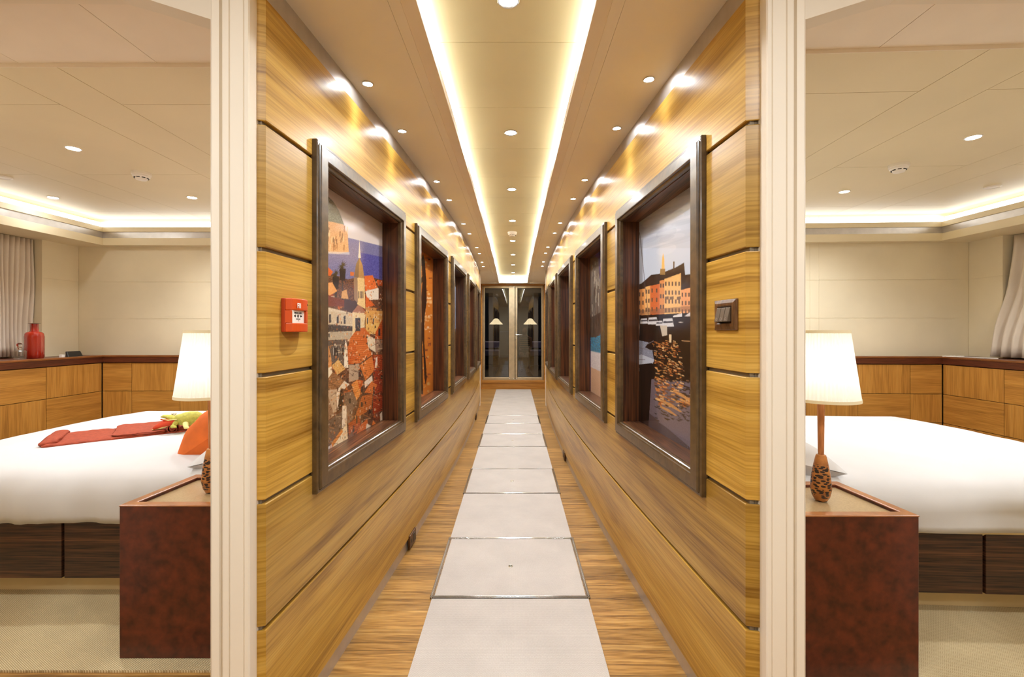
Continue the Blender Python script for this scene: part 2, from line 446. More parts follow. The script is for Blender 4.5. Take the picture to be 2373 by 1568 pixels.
# light strips lying in the cove
for sg, lab in ((-1, 'white cove light strip along the ceiling above the fire call point wall'), (1, 'white cove light strip along the ceiling above the light switch wall')):
    m = MB(); m.loft([[(XM + sg * (O(y) + .018 + a), y, 2.199 + b) for a, b in ((0, 0), (.014, 0), (.014, .014), (0, .014))] for y in ys])
    tag(m.build('cove_light_strip', M_COVE, loc=(XM + sg * .27, 1, 2.158)), lab, 'light strip', 'light strips in the corridor ceiling cove')
m = MB(); m.box(XM - O(YB) - .02, XM + O(YB) + .02, YB + .02, YB + .034, 2.199, 2.213)
tag(m.build('cove_light_strip', M_COVE, loc=(XM, YB, 2.158)), 'short cove light strip across the ceiling end above the glass doors', 'light strip', 'light strips in the corridor ceiling cove')

# ------------------------------------------------------------------ recessed lamps
def downlight(x, y, z, r, label, group, watts, spot=2.3, T=TL, bez=M_STEEL, lamp=M_LAMP):
    c = T((x, y, z)); t = thing('downlight', label, 'spotlight', c, group)
    m = MB(); m.lathe([(r, 0), (r, -.0025), (r * .94, -.004), (r * .84, -.004), (r * .80, -.0015)], c, 24, False); m.build('bezel', bez, t, smooth=.5)
    m = MB(); m.lathe([(r * .81, -.001), (r * .55, -.0025), (r * .12, -.003)], c, 20); m.build('lamp', lamp, t, smooth=.6)
    light('spot', 'SPOT', c + Vector((0, 0, -.012)), watts, WARM, t, .02, spot, .9)
    return t
ORD = ['first', 'second', 'third', 'fourth', 'fifth', 'sixth', 'seventh', 'eighth', 'ninth', 'tenth']
soffit_y = [(852, 193), (932, 303), (1012, 420), (1041, 463), (1074, 518), (1088, 541), (1105, 573), (1111, 587), (1117, 607), (1120, 617)]
for sg, wn in ((-1, 'fire call point'), (1, 'light switch')):
    for i, (u, v) in enumerate(soffit_y):
        yy = (ZS - CH) * F / (CY - v); yy = yy - (.03 if sg > 0 else 0)
        xx = (u - CX) / F * yy; xx = xx if sg < 0 else 2 * XM - xx
        downlight(xx, yy, ZS, .021, f'small ceiling spotlight above the {wn} wall, {ORD[i]} of ten from the doorways', 'small spotlights in the corridor ceiling', 5.5, 1.05)
for i in range(9):
    yy = 1.46 + .976 * i
    if yy > YB: yy = YB - .09
    downlight(XM + .003, yy, ZU, .036, f'round downlight in the lit ceiling cove, {ORD[i]} of nine from the doorways', 'downlights in the corridor cove', 28, 2.8)

def detector(c, label, n=28):
    t = thing('smoke_detector', label, 'smoke detector', c)
    m = MB(); m.lathe([(.050, 0), (.050, -.016), (.047, -.018)], c, n); m.build('mounting_base', M_WPLAST, t, smooth=.5)
    m = MB(); m.lathe([(.046, -.018), (.045, -.026), (.032, -.036), (.028, -.045), (.018, -.048), (.004, -.048)], c, n); m.build('sensor_cap', M_WPLAST, t, smooth=.5)
    for k in range(8):
        a = 2 * PI * k / 8 + .2; m = MB(); u = (-math.sin(a), math.cos(a)); q = (math.cos(a), math.sin(a))
        o = (c[0] + q[0] * .0355, c[1] + q[1] * .0355, c[2]); m.obox(o, u, q, -.0085, .0085, -.004, .002, -.0365, -.033); m.build('slot', M_INK, t)
    return t
detector(Vector((XM, 4.9, ZU)), 'white smoke detector in the corridor cove between the downlights')

# ------------------------------------------------------------------ woven runner and floor hatches
edges = [(.9, 1.967, 0), (1.967, 2.539, 1), (2.539, 3.229, 0), (3.229, 3.812, 1), (3.812, 4.533, 0), (4.533, 5.099, 1), (5.099, 5.666, 0), (5.666, 6.212, 1), (6.212, 8.98, 0)]
nm = 0; nh = 0
MX = XM + .004
for a, b, hatch in edges:
    if not hatch:
        m = MB(); m.box(MX - .338, MX + .338, a + .004, b - .004, 0, .006)
        lab = ['pale woven runner piece nearest the cabin doors, first of five', 'pale woven runner piece between the first and second floor hatches', 'pale woven runner piece between the second and third floor hatches', 'pale woven runner piece between the third and fourth floor hatches', 'long pale woven runner piece reaching the glass doors'][nm]; nm += 1
        tag(m.build('floor_runner', M_MAT, loc=(MX, a, 0), bevel=.001), lab, 'runner', 'runner pieces on the corridor floor')
    else:
        t = thing('floor_hatch', f'woven floor hatch with steel edging and centre lock, {ORD[nh]} of four from the doorways', 'hatch', (MX, (a + b) / 2, 0), 'hatches in the corridor floor'); nh += 1
        m = MB(); m.box(MX - .329, MX + .329, a + .016, b - .016, 0, .0065); m.build('panel', M_MAT, t)
        m = MB()
        for y0 in (a, b - .014): m.box(MX - .347, MX + .347, y0, y0 + .005, 0, .009); m.box(MX - .347, MX + .347, y0 + .0085, y0 + .014, 0, .009); m.box(MX - .345, MX + .345, y0 + .004, y0 + .01, 0, .004)
        for x0 in (MX - .347, MX + .333): m.box(x0, x0 + .005, a, b, 0, .009); m.box(x0 + .009, x0 + .014, a, b, 0, .009); m.box(x0 + .004, x0 + .01, a, b, 0, .004)
        m.build('edging', M_STEEL, t, bevel=.001)
        m = MB(); yc = a + (b - a) * .46
        m.lathe([(.011, 0), (.011, .0085), (.009, .0095), (.007, .0085)], (MX, yc, 0), 18); lk = m.build('lock', M_BRASS, t, smooth=.5)
        m = MB(); m.box(MX - .008, MX + .008, yc - .0025, yc + .0025, .0088, .0100); m.build('keyhole', M_INK, lk)

# ------------------------------------------------------------------ framed prints sunk into the walls
def frame_axes(sg, k):
    a = FS[sg] + FP * k; b = a + FL
    p = Vector((wx(sg, a, -.001), a, 0)); q = Vector((wx(sg, b, -.001), b, 0)); u = (q - p); L = u.length; u.normalize()
    n = Vector((-sg * u.y, sg * u.x, 0)).normalized()
    if n.x * sg > 0: n = -n
    return p, u, n, L
DEP = .082
def sweep(mb, p, u, n, L, prof):
    def ring(a, h):
        return [tuple(p + u * x + n * h + Vector((0, 0, z))) for x, z in ((a, FZ0 + a), (L - a, FZ0 + a), (L - a, FZ1 - a), (a, FZ1 - a))]
    mb.loft([ring(a, h) for a, h in prof], True, False)
FPROF = [(0, -.006), (0, .013), (.003, .016), (.009, .016), (.0115, .013), (.013, .020), (.016, .0225), (.052, .0245), (.0555, .023), (.0565, .017), (.0635, .0145), (.066, .011), (.066, -.002)]
def pix_st(pl, px, py):
    p, u, n, L = pl; d = Vector(((px - CX) / F, 1, -(py - CY) / F)); o = Vector((0, 0, CH)); b = p - n * DEP
    t = (b - o).dot(n) / d.dot(n); h = o + d * t
    return ((h - b).dot(u), h.z)

def srgb_lin(a): a = np.clip(a, 0, 255) / 255.; return np.where(a <= .04045, a / 12.92, ((a + .055) / 1.055) ** 2.4)
class Paint:
    """a small canvas in (along wall, height) metres, filled polygon by polygon, then used as the colours of a printed sheet"""
    def __init__(s, L, nu, nz, base):
        s.u0, s.u1, s.z0, s.z1 = .06, L - .06, FZ0 + .06, FZ1 - .06
        s.us = np.linspace(s.u0, s.u1, nu * 2); s.zs = np.linspace(s.z0, s.z1, nz * 2); s.U, s.Z = np.meshgrid(s.us, s.zs)
        s.c = np.zeros((nz * 2, nu * 2, 3)); s.c[:] = base; s.r = np.random.RandomState(5)
    def poly(s, pts, col, alpha=1., jit=0):
        n = len(pts); xs = [p[0] for p in pts]; ys = [p[1] for p in pts]
        i0, i1 = np.searchsorted(s.us, [min(xs) - .01, max(xs) + .01]); j0, j1 = np.searchsorted(s.zs, [min(ys) - .01, max(ys) + .01])
        U, Z = s.U[j0:j1, i0:i1], s.Z[j0:j1, i0:i1]; m = np.zeros(U.shape, bool)
        for i in range(n):
            x1, y1 = pts[i]; x2, y2 = pts[(i + 1) % n]
            if y1 == y2: continue
            m ^= ((Z > min(y1, y2)) & (Z <= max(y1, y2)) & (U < (Z - y1) * (x2 - x1) / (y2 - y1) + x1))
        s.fill(m, s.c[j0:j1, i0:i1], col, alpha, jit)
    def fill(s, m, view, col, alpha=1., jit=0):
        c = np.array(col, float) * np.ones((m.sum(), 3))
        if jit: c = c + s.r.randn(m.sum(), 1) * jit * 1.6
        view[m] = view[m] * (1 - alpha) + c * alpha
    def rect(s, a, b, c, d, col, alpha=1., jit=0): s.poly([(a, c), (b, c), (b, d), (a, d)], col, alpha, jit)
    def sheet(s, pl, name, parent):
        p, u, n, L = pl; org = Vector(parent['_o'])
        s.c = (s.c[::2, ::2] + s.c[1::2, ::2] + s.c[::2, 1::2] + s.c[1::2, 1::2]) / 4; s.us = np.linspace(s.u0, s.u1, s.c.shape[1]); s.zs = np.linspace(s.z0, s.z1, s.c.shape[0]); nz, nu = s.c.shape[:2]
        V = [tuple(p + u * float(a) - n * (DEP - .001) + Vector((0, 0, float(z))) - org) for z in s.zs for a in s.us]
        Fs = [(j * nu + i, j * nu + i + 1, (j + 1) * nu + i + 1, (j + 1) * nu + i) for j in range(nz - 1) for i in range(nu - 1)]
        me = bpy.data.meshes.new(name); me.from_pydata(V, [], Fs)
        a = me.color_attributes.new('print', 'FLOAT_COLOR', 'POINT')
        d = np.ones((nz * nu, 4)); d[:, :3] = srgb_lin(s.c.reshape(-1, 3)); a.data.foreach_set('color', d.astype(np.float32).ravel())
        me.materials.append(M_PRINT)
        o = bpy.data.objects.new(name, me); COL.objects.link(o); o.parent = parent; o['_o'] = tuple(org); return o

def paint_town(pl):
    g = Paint(pl[3], 230, 400, (208, 194, 186)); rnd = random.Random(3)
    A = lambda *q: [pix_st(pl, 715 + x / 3.648, 310 + y / 3.648) for x, y in q]
    B = lambda *q: [pix_st(pl, 715 + x / 3.648, 720 + y / 3.648) for x, y in q]
    g.poly(A((0, 860), (340, 880), (660, 960), (800, 1000), (800, 1400), (0, 1300)), (116, 112, 146), 1, 8)          # sea
    g.poly(A((420, 1000), (800, 1080), (800, 1330), (420, 1220)), (74, 70, 140), .8, 14)
    g.poly(A((60, 500), (150, 515), (205, 570), (255, 650), (290, 760), (330, 850), (338, 1000), (250, 1015), (60, 1000)), (212, 158, 108), 1, 10)
    g.poly(A((60, 500), (150, 515), (205, 570), (255, 650), (300, 770), (200, 745), (60, 730)), (128, 124, 104), 1, 12)
    for i in range(26):
        x = rnd.uniform(110, 325); y = rnd.uniform(770, 940); g.poly(A((x, y), (x + 9, y), (x + 6, y + rnd.uniform(30, 80)), (x - 2, y + 40)), rnd.choice([(150, 96, 60), (232, 190, 140), (120, 84, 62)]), .8)
    g.poly(A((60, 992), (345, 1000), (345, 1022), (60, 1010)), (205, 200, 205), .6)
    g.poly(A((0, 1150), (210, 1190), (330, 1230), (480, 1200), (620, 1235), (800, 1250), (800, 2600), (0, 2600)), (104, 66, 44), 1, 16)   # the town below
    # scatter of far roofs and walls
    for i in range(150):
        x = rnd.uniform(110, 690); y = rnd.uniform(1240, 2300); w = rnd.uniform(14, 46); h = rnd.uniform(14, 44); sk = rnd.uniform(-18, 18)
        g.poly(A((x, y), (x + w, y + sk * .4), (x + w + 6, y + h + sk * .4), (x + 4, y + h)), rnd.choice([(196, 96, 44), (168, 74, 36), (120, 56, 34), (206, 186, 156), (92, 60, 46), (214, 124, 60)]), .85, 8)
    def win(P, x, y, w, h, col=(60, 52, 48)):
        g.poly(P((x, y), (x + w, y), (x + w, y + h), (x + w / 2, y - h * .25 + 0), (x, y + h)), (212, 200, 180)); g.poly(P((x + 2, y), (x + w - 2, y), (x + w - 2, y + h), (x + 2, y + h)), col)
    # palms
    for cx, cy, h in ((285, 1110, 300), (228, 1180, 200)):
        g.poly(A((cx - 4, cy), (cx + 5, cy), (cx + 7, cy + h), (cx - 6, cy + h)), (66, 50, 40))
        for k in range(16):
            a = k * PI / 8; r = 46; g.poly(A((cx - 5, cy), (cx + r * math.cos(a), cy + 1.2 * r * math.sin(a) + 12), (cx + 5, cy + 8)), (78, 64, 42) if k % 2 else (56, 46, 32))
        g.poly(A((cx - 26, cy + 30), (cx + 28, cy + 30), (cx + 22, cy + 130), (cx - 22, cy + 130)), (40, 28, 22), .9, 10)
    for q, c in (([(120, 1085), (205, 1165), (185, 1200), (118, 1195)], (206, 96, 44)), ([(350, 1165), (385, 1170), (380, 1200), (350, 1200)], (206, 110, 56)),
                 ([(470, 1200), (540, 1195), (582, 1300), (478, 1330)], (214, 104, 48)), ([(575, 1235), (650, 1240), (655, 1290), (585, 1280)], (196, 86, 40)),
                 ([(478, 1330), (590, 1300), (590, 1400), (500, 1405)], (222, 206, 184)), ([(480, 1365), (560, 1450), (480, 1470)], (204, 96, 44)),
                 ([(160, 1260), (200, 1255), (240, 1330), (180, 1365), (160, 1360)], (222, 152, 84)), ([(280, 1330), (320, 1315), (335, 1395), (275, 1390)], (206, 150, 92)),
                 ([(155, 1365), (300, 1405), (320, 1460), (150, 1455)], (120, 60, 40)), ([(300, 1395), (430, 1420), (365, 1520), (300, 1480)], (74, 50, 42)),
                 ([(120, 1455), (370, 1515), (380, 1760), (120, 1720)], (206, 184, 152)), ([(365, 1510), (430, 1430), (480, 1520), (440, 1560)], (160, 104, 74)),
                 ([(370, 1520), (470, 1540), (475, 1720), (372, 1720)], (228, 204, 160)), ([(480, 1465), (570, 1470), (580, 1560), (480, 1560)], (190, 130, 74)),
                 ([(480, 1555), (650, 1560), (650, 1690), (480, 1690)], (220, 170, 92))):
        g.poly(A(*q), c, 1, 7)
    # church tower and spire
    g.poly(A((380, 1215), (470, 1215), (478, 1480), (410, 1440)), (222, 184, 120), 1, 8); g.poly(A((380, 1215), (412, 1215), (415, 1430), (384, 1400)), (150, 116, 84))
    g.poly(A((382, 1210), (400, 1100), (428, 1045), (455, 1110), (470, 1222)), (176, 130, 76), 1, 5); g.poly(A((382, 1210), (400, 1100), (428, 1045), (420, 1215)), (120, 92, 66), .8)
    g.poly(A((418, 1050), (424, 960), (428, 880), (433, 960), (440, 1050)), (224, 206, 180))
    for k in range(4): g.poly(A((418 + k * 12, 1330), (425 + k * 12, 1330), (425 + k * 12, 1390), (418 + k * 12, 1390)), (92, 70, 56))
    for x in (165, 230, 290): win(A, x, 1530, 22, 50)
    # lower half
    for q, c in (([(120, 0), (370, 20), (370, 110), (120, 120)], (196, 172, 138)), ([(120, 110), (370, 130), (370, 180), (120, 180)], (74, 62, 54)), ([(120, 180), (370, 170), (360, 240), (120, 250)], (176, 158, 132)),
                 ([(140, 250), (330, 240), (300, 470), (190, 470)], (96, 82, 72)), ([(370, 10), (480, 20), (470, 120), (390, 190), (370, 190)], (220, 190, 140)),
                 ([(480, 0), (655, 0), (655, 100), (480, 100)], (214, 156, 84)), ([(565, 180), (625, 65), (655, 110), (655, 240), (560, 235)], (196, 84, 34)),
                 ([(410, 150), (470, 140), (520, 205), (480, 290), (335, 300), (350, 230)], (206, 104, 46)), ([(490, 200), (560, 235), (565, 350), (500, 310)], (222, 200, 168)),
                 ([(565, 240), (655, 245), (655, 310), (565, 360)], (150, 116, 92)), ([(330, 300), (400, 290), (430, 440), (330, 455)], (200, 96, 44)), ([(395, 295), (490, 280), (540, 370), (430, 440)], (214, 112, 52)),
                 ([(540, 370), (656, 370), (656, 500), (540, 500)], (168, 66, 34)), ([(430, 460), (535, 380), (556, 500), (480, 590)], (222, 124, 58)), ([(565, 400), (580, 385), (580, 480), (558, 480)], (226, 208, 184)),
                 ([(340, 455), (425, 445), (420, 580), (340, 600)], (176, 148, 120)), ([(545, 500), (656, 510), (656, 700), (556, 710)], (150, 56, 32)), ([(470, 600), (535, 545), (540, 590), (475, 650)], (224, 206, 184)),
                 ([(360, 620), (410, 580), (450, 690), (400, 760)], (226, 140, 66)), ([(410, 580), (460, 590), (440, 700)], (206, 96, 42)), ([(470, 690), (530, 595), (580, 625), (540, 700)], (214, 116, 56)),
                 ([(450, 720), (540, 700), (530, 830), (440, 880), (380, 930)], (190, 104, 50)), ([(545, 715), (656, 700), (656, 830), (540, 870)], (156, 58, 32)),
                 ([(300, 690), (370, 680), (415, 770), (350, 880), (300, 790)], (124, 96, 74)), ([(300, 790), (380, 900), (340, 960), (310, 930)], (140, 106, 80)),
                 ([(195, 460), (250, 410), (310, 490), (240, 540)], (212, 160, 90)), ([(145, 600), (195, 510), (240, 540), (300, 590), (240, 660), (150, 665)], (150, 104, 66)),
                 ([(140, 670), (240, 660), (235, 850), (200, 870), (140, 800)], (190, 158, 124)), ([(255, 730), (275, 655), (295, 720), (285, 800), (250, 850)], (54, 40, 34)), ([(235, 700), (255, 650), (300, 590), (345, 620), (300, 660), (270, 650), (240, 840)], (222, 200, 170)),
                 ([(125, 830), (165, 720), (215, 880), (130, 950)], (150, 112, 82)), ([(125, 960), (300, 830), (285, 990), (190, 1130), (130, 1170)], (112, 88, 70)),
                 ([(285, 800), (318, 800), (320, 950), (280, 1000)], (228, 206, 176)), ([(320, 940), (335, 1120), (300, 1140), (270, 1020), (285, 1000)], (234, 206, 160)),
                 ([(190, 1120), (280, 995), (290, 1020), (200, 1150)], (224, 138, 60)), ([(200, 1150), (290, 1020), (310, 1120), (230, 1190)], (236, 212, 170)), ([(135, 1260), (190, 1165), (235, 1190), (135, 1290)], (228, 146, 68)),
                 ([(335, 950), (440, 880), (430, 1000), (340, 1060)], (176, 84, 42)), ([(375, 1090), (440, 960), (495, 910), (500, 990), (420, 1080)], (214, 108, 50)), ([(335, 1060), (375, 1000), (385, 1090), (340, 1120)], (120, 84, 62)),
                 ([(520, 1000), (545, 925), (575, 960), (530, 1010)], (222, 122, 54)), ([(620, 920), (630, 855), (656, 910)], (206, 92, 40)), ([(490, 950), (525, 970), (515, 1010), (480, 1020)], (230, 212, 186)),
                 ([(540, 870), (600, 850), (590, 930), (545, 925)], (120, 60, 40)), ([(600, 870), (620, 850), (622, 920), (604, 930)], (226, 206, 180)), ([(620, 830), (640, 810), (655, 860), (625, 880)], (206, 96, 44))):
        g.poly(B(*q), c, 1, 9)
    g.poly(B(*[(110 + 84 * math.sin(a), 470 - 235 * math.cos(a) * (1 if abs(a) < 1.6 else .1)) for a in span(-.2, 1.57, 12)], (194, 475), (110, 500)), (206, 140, 82), 1, 5)     # dome
    g.poly(B((110, 500), (195, 470), (200, 520), (150, 590), (110, 640)), (234, 212, 176))
    g.poly(B((298, 480), (302, 300), (312, 240), (325, 300), (335, 480)), (232, 214, 186))
    for x, y, w, h in ((170, 30, 20, 70), (235, 35, 20, 70), (293, 40, 20, 70), (208, 310, 44, 70), (276, 310, 24, 60), (392, 60, 46, 110), (490, 60, 12, 50), (540, 65, 12, 50), (165, 190, 14, 30)): win(B, x, y, w, h)
    for x, y, w, h in ((588, 150, 16, 60), (420, 500, 22, 60), (440, 770, 14, 40), (505, 830, 20, 40), (340, 740, 16, 40), (320, 570, 10, 40), (130, 550, 14, 30), (625, 430, 12, 30), (610, 545, 12, 30), (545, 640, 10, 70), (440, 640, 16, 50), (400, 890, 12, 60), (375, 970, 10, 50)):
        g.poly(B((x, y), (x + w, y), (x + w, y + h), (x, y + h)), (62, 48, 42))
    for i in range(900):
        x = rnd.uniform(122, 655); y = rnd.uniform(0, 1250); w = rnd.uniform(3, 13); h = rnd.uniform(4, 22); sk = rnd.uniform(-5, 5)
        g.poly(B((x, y), (x + w, y + sk), (x + w, y + h + sk), (x, y + h)), rnd.choice([(60, 42, 34), (84, 56, 40), (232, 214, 186), (214, 190, 156), (226, 132, 66), (180, 92, 44), (140, 74, 40), (206, 150, 90)]), rnd.uniform(.35, .8))
    for i in range(120):
        x = rnd.uniform(122, 620); y = rnd.uniform(150, 1200); w = rnd.uniform(20, 70); sk = rnd.uniform(-40, 40)
        g.poly(B((x, y), (x + w, y + sk), (x + w, y + sk + 4), (x, y + 4)), rnd.choice([(236, 206, 160), (70, 44, 32), (232, 150, 84)]), .7)
    for i in range(90):
        x = rnd.uniform(470, 655); y = rnd.uniform(1235, 1560); g.poly(A((x, y), (x + 7, y), (x + 7, y + 12), (x, y + 12)), rnd.choice([(70, 48, 38), (226, 206, 176), (206, 110, 54)]), .7)
    # tile rows
    low = (g.Z < pix_st(pl, 800, 720)[1]) & (((g.Z / .0045).astype(int) % 2) == 0) & (g.c[:, :, 0] > 140) & (g.c[:, :, 2] < 80)
    g.c[low] *= .86
    return g

def paint_harbour(pl):
    g = Paint(pl[3], 230, 400, (184, 190, 202)); rnd = random.Random(9)
    A = lambda *q: [pix_st(pl, 1420 + x / 3.564, 300 + y / 3.564) for x, y in q]
    B = lambda *q: [pix_st(pl, 1420 + x / 3.564, 720 + y / 3.564) for x, y in q]
    for i in range(40):
        y = rnd.uniform(450, 1000); x = rnd.uniform(180, 640); w = rnd.uniform(80, 260); h = rnd.uniform(14, 50)
        g.poly(A(*[(x + w * math.cos(a), y + h * math.sin(a) - .25 * w * math.cos(a)) for a in span(0, 2 * PI, 16)]), rnd.choice([(204, 206, 212), (170, 174, 186), (214, 214, 218), (158, 164, 178)]), .3)
    g.poly(A((150, 980), (800, 980), (800, 1250), (150, 1330)), (196, 206, 222), .5)
    g.poly(A((150, 1310), (240, 1270), (320, 1200), (395, 1190), (520, 1140), (590, 1100), (600, 1200), (680, 1190), (800, 1170), (800, 1400), (150, 1420)), (62, 44, 34), 1, 8)       # roofs
    g.poly(A((404, 1170), (410, 1060), (418, 1020), (428, 1070), (430, 1160)), (232, 176, 100)); g.poly(A((392, 1200), (395, 1150), (435, 1150), (435, 1200)), (150, 116, 70))
    g.poly(A((500, 1180), (502, 1090), (512, 1090), (512, 1180)), (84, 60, 44)); g.poly(A((612, 1270), (614, 1220), (622, 1220), (622, 1270)), (84, 60, 44))
    for x0, x1, yt0, yt1, c in ((150, 212, 1340, 1325, (216, 142, 84)), (212, 268, 1322, 1312, (222, 152, 88)), (268, 312, 1300, 1290, (230, 176, 110)), (312, 388, 1290, 1275, (204, 106, 56)), (388, 430, 1250, 1240, (214, 140, 80)),
                                (428, 566, 1235, 1185, (232, 180, 112)), (566, 700, 1325, 1290, (228, 156, 100)), (690, 800, 1290, 1270, (222, 150, 96))):
        g.poly(A((x0, yt0), (x1, yt1), (x1, 1620), (x0, 1620)), c, 1, 5)
        nwin = max(2, int((x1 - x0) / 26)); rows = 5 if x1 - x0 > 100 and x0 < 500 else 4
        for r in range(rows):
            for k in range(nwin):
                x = x0 + (k + .3) * (x1 - x0) / nwin; y = max(yt0, yt1) + 22 + r * (1600 - max(yt0, yt1)) / rows
                g.poly(A((x, y), (x + 9, y - 1), (x + 9, y + 34), (x, y + 34)), (92, 70, 56)); g.poly(A((x - 4, y), (x, y), (x, y + 34), (x - 4, y + 34)), (150, 110, 80), .8)
    for x in (440, 480, 540): g.poly(A((x - 8, 1380), (x + 24, 1376), (x + 24, 1402), (x - 8, 1406)), (96, 72, 56), .8)
    g.poly(A((150, 1500), (700, 1450), (700, 1490), (150, 1540)), (120, 84, 60), .5)
    g.poly(B((150, 40), (800, 10), (800, 1400), (150, 1400)), (30, 18, 14), 1, 5)                          # dark water
    g.poly(B((320, 560), (800, 600), (800, 1400), (260, 1400), (300, 900)), (104, 92, 100), 1, 4)
    g.poly(B((260, 900), (300, 840), (800, 1260), (800, 1400), (260, 1400)), (64, 48, 44), .6, 3)
    g.poly(B((380, 920), (800, 1180), (800, 900), (340, 700)), (112, 100, 108), .8, 4)
    for i in range(420):                                                                                   # broken reflections of the lit fronts
        t = rnd.random(); y = 240 + 540 * t; x = rnd.uniform(325 + 30 * t, 520 + 150 * t); w = rnd.uniform(6, 26) * (1 + t); sl = .25
        c = rnd.choice([(206, 128, 62), (222, 156, 84), (168, 92, 46), (236, 190, 130), (120, 66, 36)])
        if 250 < y < 700 and x > 560: c = rnd.choice([(50, 34, 26), (44, 28, 22), (150, 110, 80)])
        g.poly(B((x, y), (x + w, y + w * sl), (x + w, y + w * sl + 6 + 5 * t), (x, y + 7 + 4 * t)), c, .8)
    for i in range(160):
        y = rnd.uniform(420, 900); x = rnd.uniform(330, 690); w = rnd.uniform(20, 60); g.poly(B((x, y), (x + w, y + w * .3), (x + w * .6, y + w * .3 + 6)), (40, 28, 24), .7)
    for x, y, w in ((405, 730, 170), (395, 780, 140), (500, 650, 170), (560, 720, 110)):
        g.poly(B((x, y), (x + w * .5, y + w * .22), (x + w, y + w * .6), (x + w * .9, y + w * .62), (x + w * .4, y + w * .34), (x, y + 18)), (196, 140, 84), .9, 10)
    # boats
    g.poly(B((490, 50), (800, 40), (800, 250), (540, 240), (505, 130)), (36, 20, 14)); g.poly(B((570, 242), (640, 248), (640, 256), (570, 250)), (170, 130, 90)); g.poly(B((545, 90), (585, 92), (585, 98), (545, 97)), (200, 190, 180))
    for bx, by, s in ((330, 50, 1.), (258, 60, .75), (455, 60, 1.15), (385, 80, .7)):
        g.poly(B((bx - 40 * s, by + 60 * s), (bx - 32 * s, by + 5), (bx + 34 * s, by), (bx + 46 * s, by + 60 * s), (bx + 10 * s, by + 75 * s)), (206, 204, 206), 1, 6)
        g.poly(B((bx - 30 * s, by + 22 * s), (bx + 36 * s, by + 20 * s), (bx + 38 * s, by + 34 * s), (bx - 32 * s, by + 36 * s)), (60, 56, 60)); g.poly(B((bx - 42 * s, by + 62 * s), (bx + 46 * s, by + 60 * s), (bx + 36 * s, by + 140 * s), (bx - 30 * s, by + 140 * s)), (34, 22, 16), .9)
    g.poly(B((392, 120), (450, 120), (452, 200), (410, 210)), (190, 178, 160)); g.poly(B((466, 195), (488, 195), (486, 262), (468, 262)), (226, 200, 160)); g.poly(B((500, 40), (575, 20), (575, 48), (500, 52)), (214, 208, 206))
    g.poly(B((590, 46), (640, 12), (700, 0), (700, 46)), (206, 200, 200))
    g.poly(B((150, 250), (205, 240), (300, 260), (270, 300), (330, 330), (345, 420), (240, 450), (150, 440)), (126, 130, 146), 1, 12); g.poly(B((150, 380), (240, 360), (345, 400), (330, 440), (150, 450)), (176, 182, 196))
    g.poly(B((150, 450), (330, 430), (300, 900), (150, 920)), (20, 12, 10)); g.poly(B((190, 470), (222, 470), (222, 500), (190, 505)), (150, 150, 156), .8)
    g.poly(B((190, 230), (205, 130), (215, 60), (222, 130), (212, 240)), (176, 168, 160))
    for x0, y0, x1, y1, w in ((206, 760, 214, 1700, 5), (216, 760, 222, 1700, 4), (222, 850, 296, 1560, 4), (240, 1580, 330, 1560, 3)):
        g.poly(A((x0, y0), (x0 + w, y0), (x1 + w, y1), (x1, y1)), (96, 84, 82), .9)
    for x0, y0, x1, y1 in ((270, 280, 340, 245), (210, 400, 270, 400), (210, 300, 360, 330)): g.poly(B((x0, y0), (x1, y1), (x1, y1 + 5), (x0, y0 + 5)), (120, 116, 118))
    return g

def paint_sunset(pl):
    g = Paint(pl[3], 110, 220, (204, 118, 40)); rnd = random.Random(2)
    P = lambda *q: [pix_st(pl, 950 + x / 3.2, 500 + y / 3.2) for x, y in q]
    for i in range(200):
        x = rnd.uniform(30, 150); y = rnd.uniform(230, 1350); w = rnd.uniform(5, 28); h = rnd.uniform(4, 20)
        bright = 560 < y < 860
        g.poly(P((x, y), (x + w, y + rnd.uniform(-4, 4)), (x + w, y + h), (x, y + h)), rnd.choice([(246, 214, 176), (240, 190, 130), (232, 170, 96)] if bright else [(224, 150, 60), (196, 104, 36), (214, 170, 96), (150, 70, 30), (178, 92, 40)]), .7)
    for q in ([(84, 330), (96, 285), (108, 330), (120, 480), (122, 640), (108, 740), (104, 860), (86, 880), (62, 840), (70, 800), (86, 790), (84, 600), (92, 480)], [(60, 540), (92, 440), (96, 470), (66, 560)],
              [(70, 850), (100, 860), (90, 960), (96, 1320), (80, 1320), (78, 1000)], [(92, 860), (106, 850), (106, 950), (124, 1200), (116, 1250), (106, 1200)], [(60, 1220), (80, 1290), (74, 1320), (58, 1300)], [(40, 800), (72, 840), (66, 1000), (58, 1180), (46, 1200)]):
        g.poly(P(*q), (36, 16, 8))
    return g
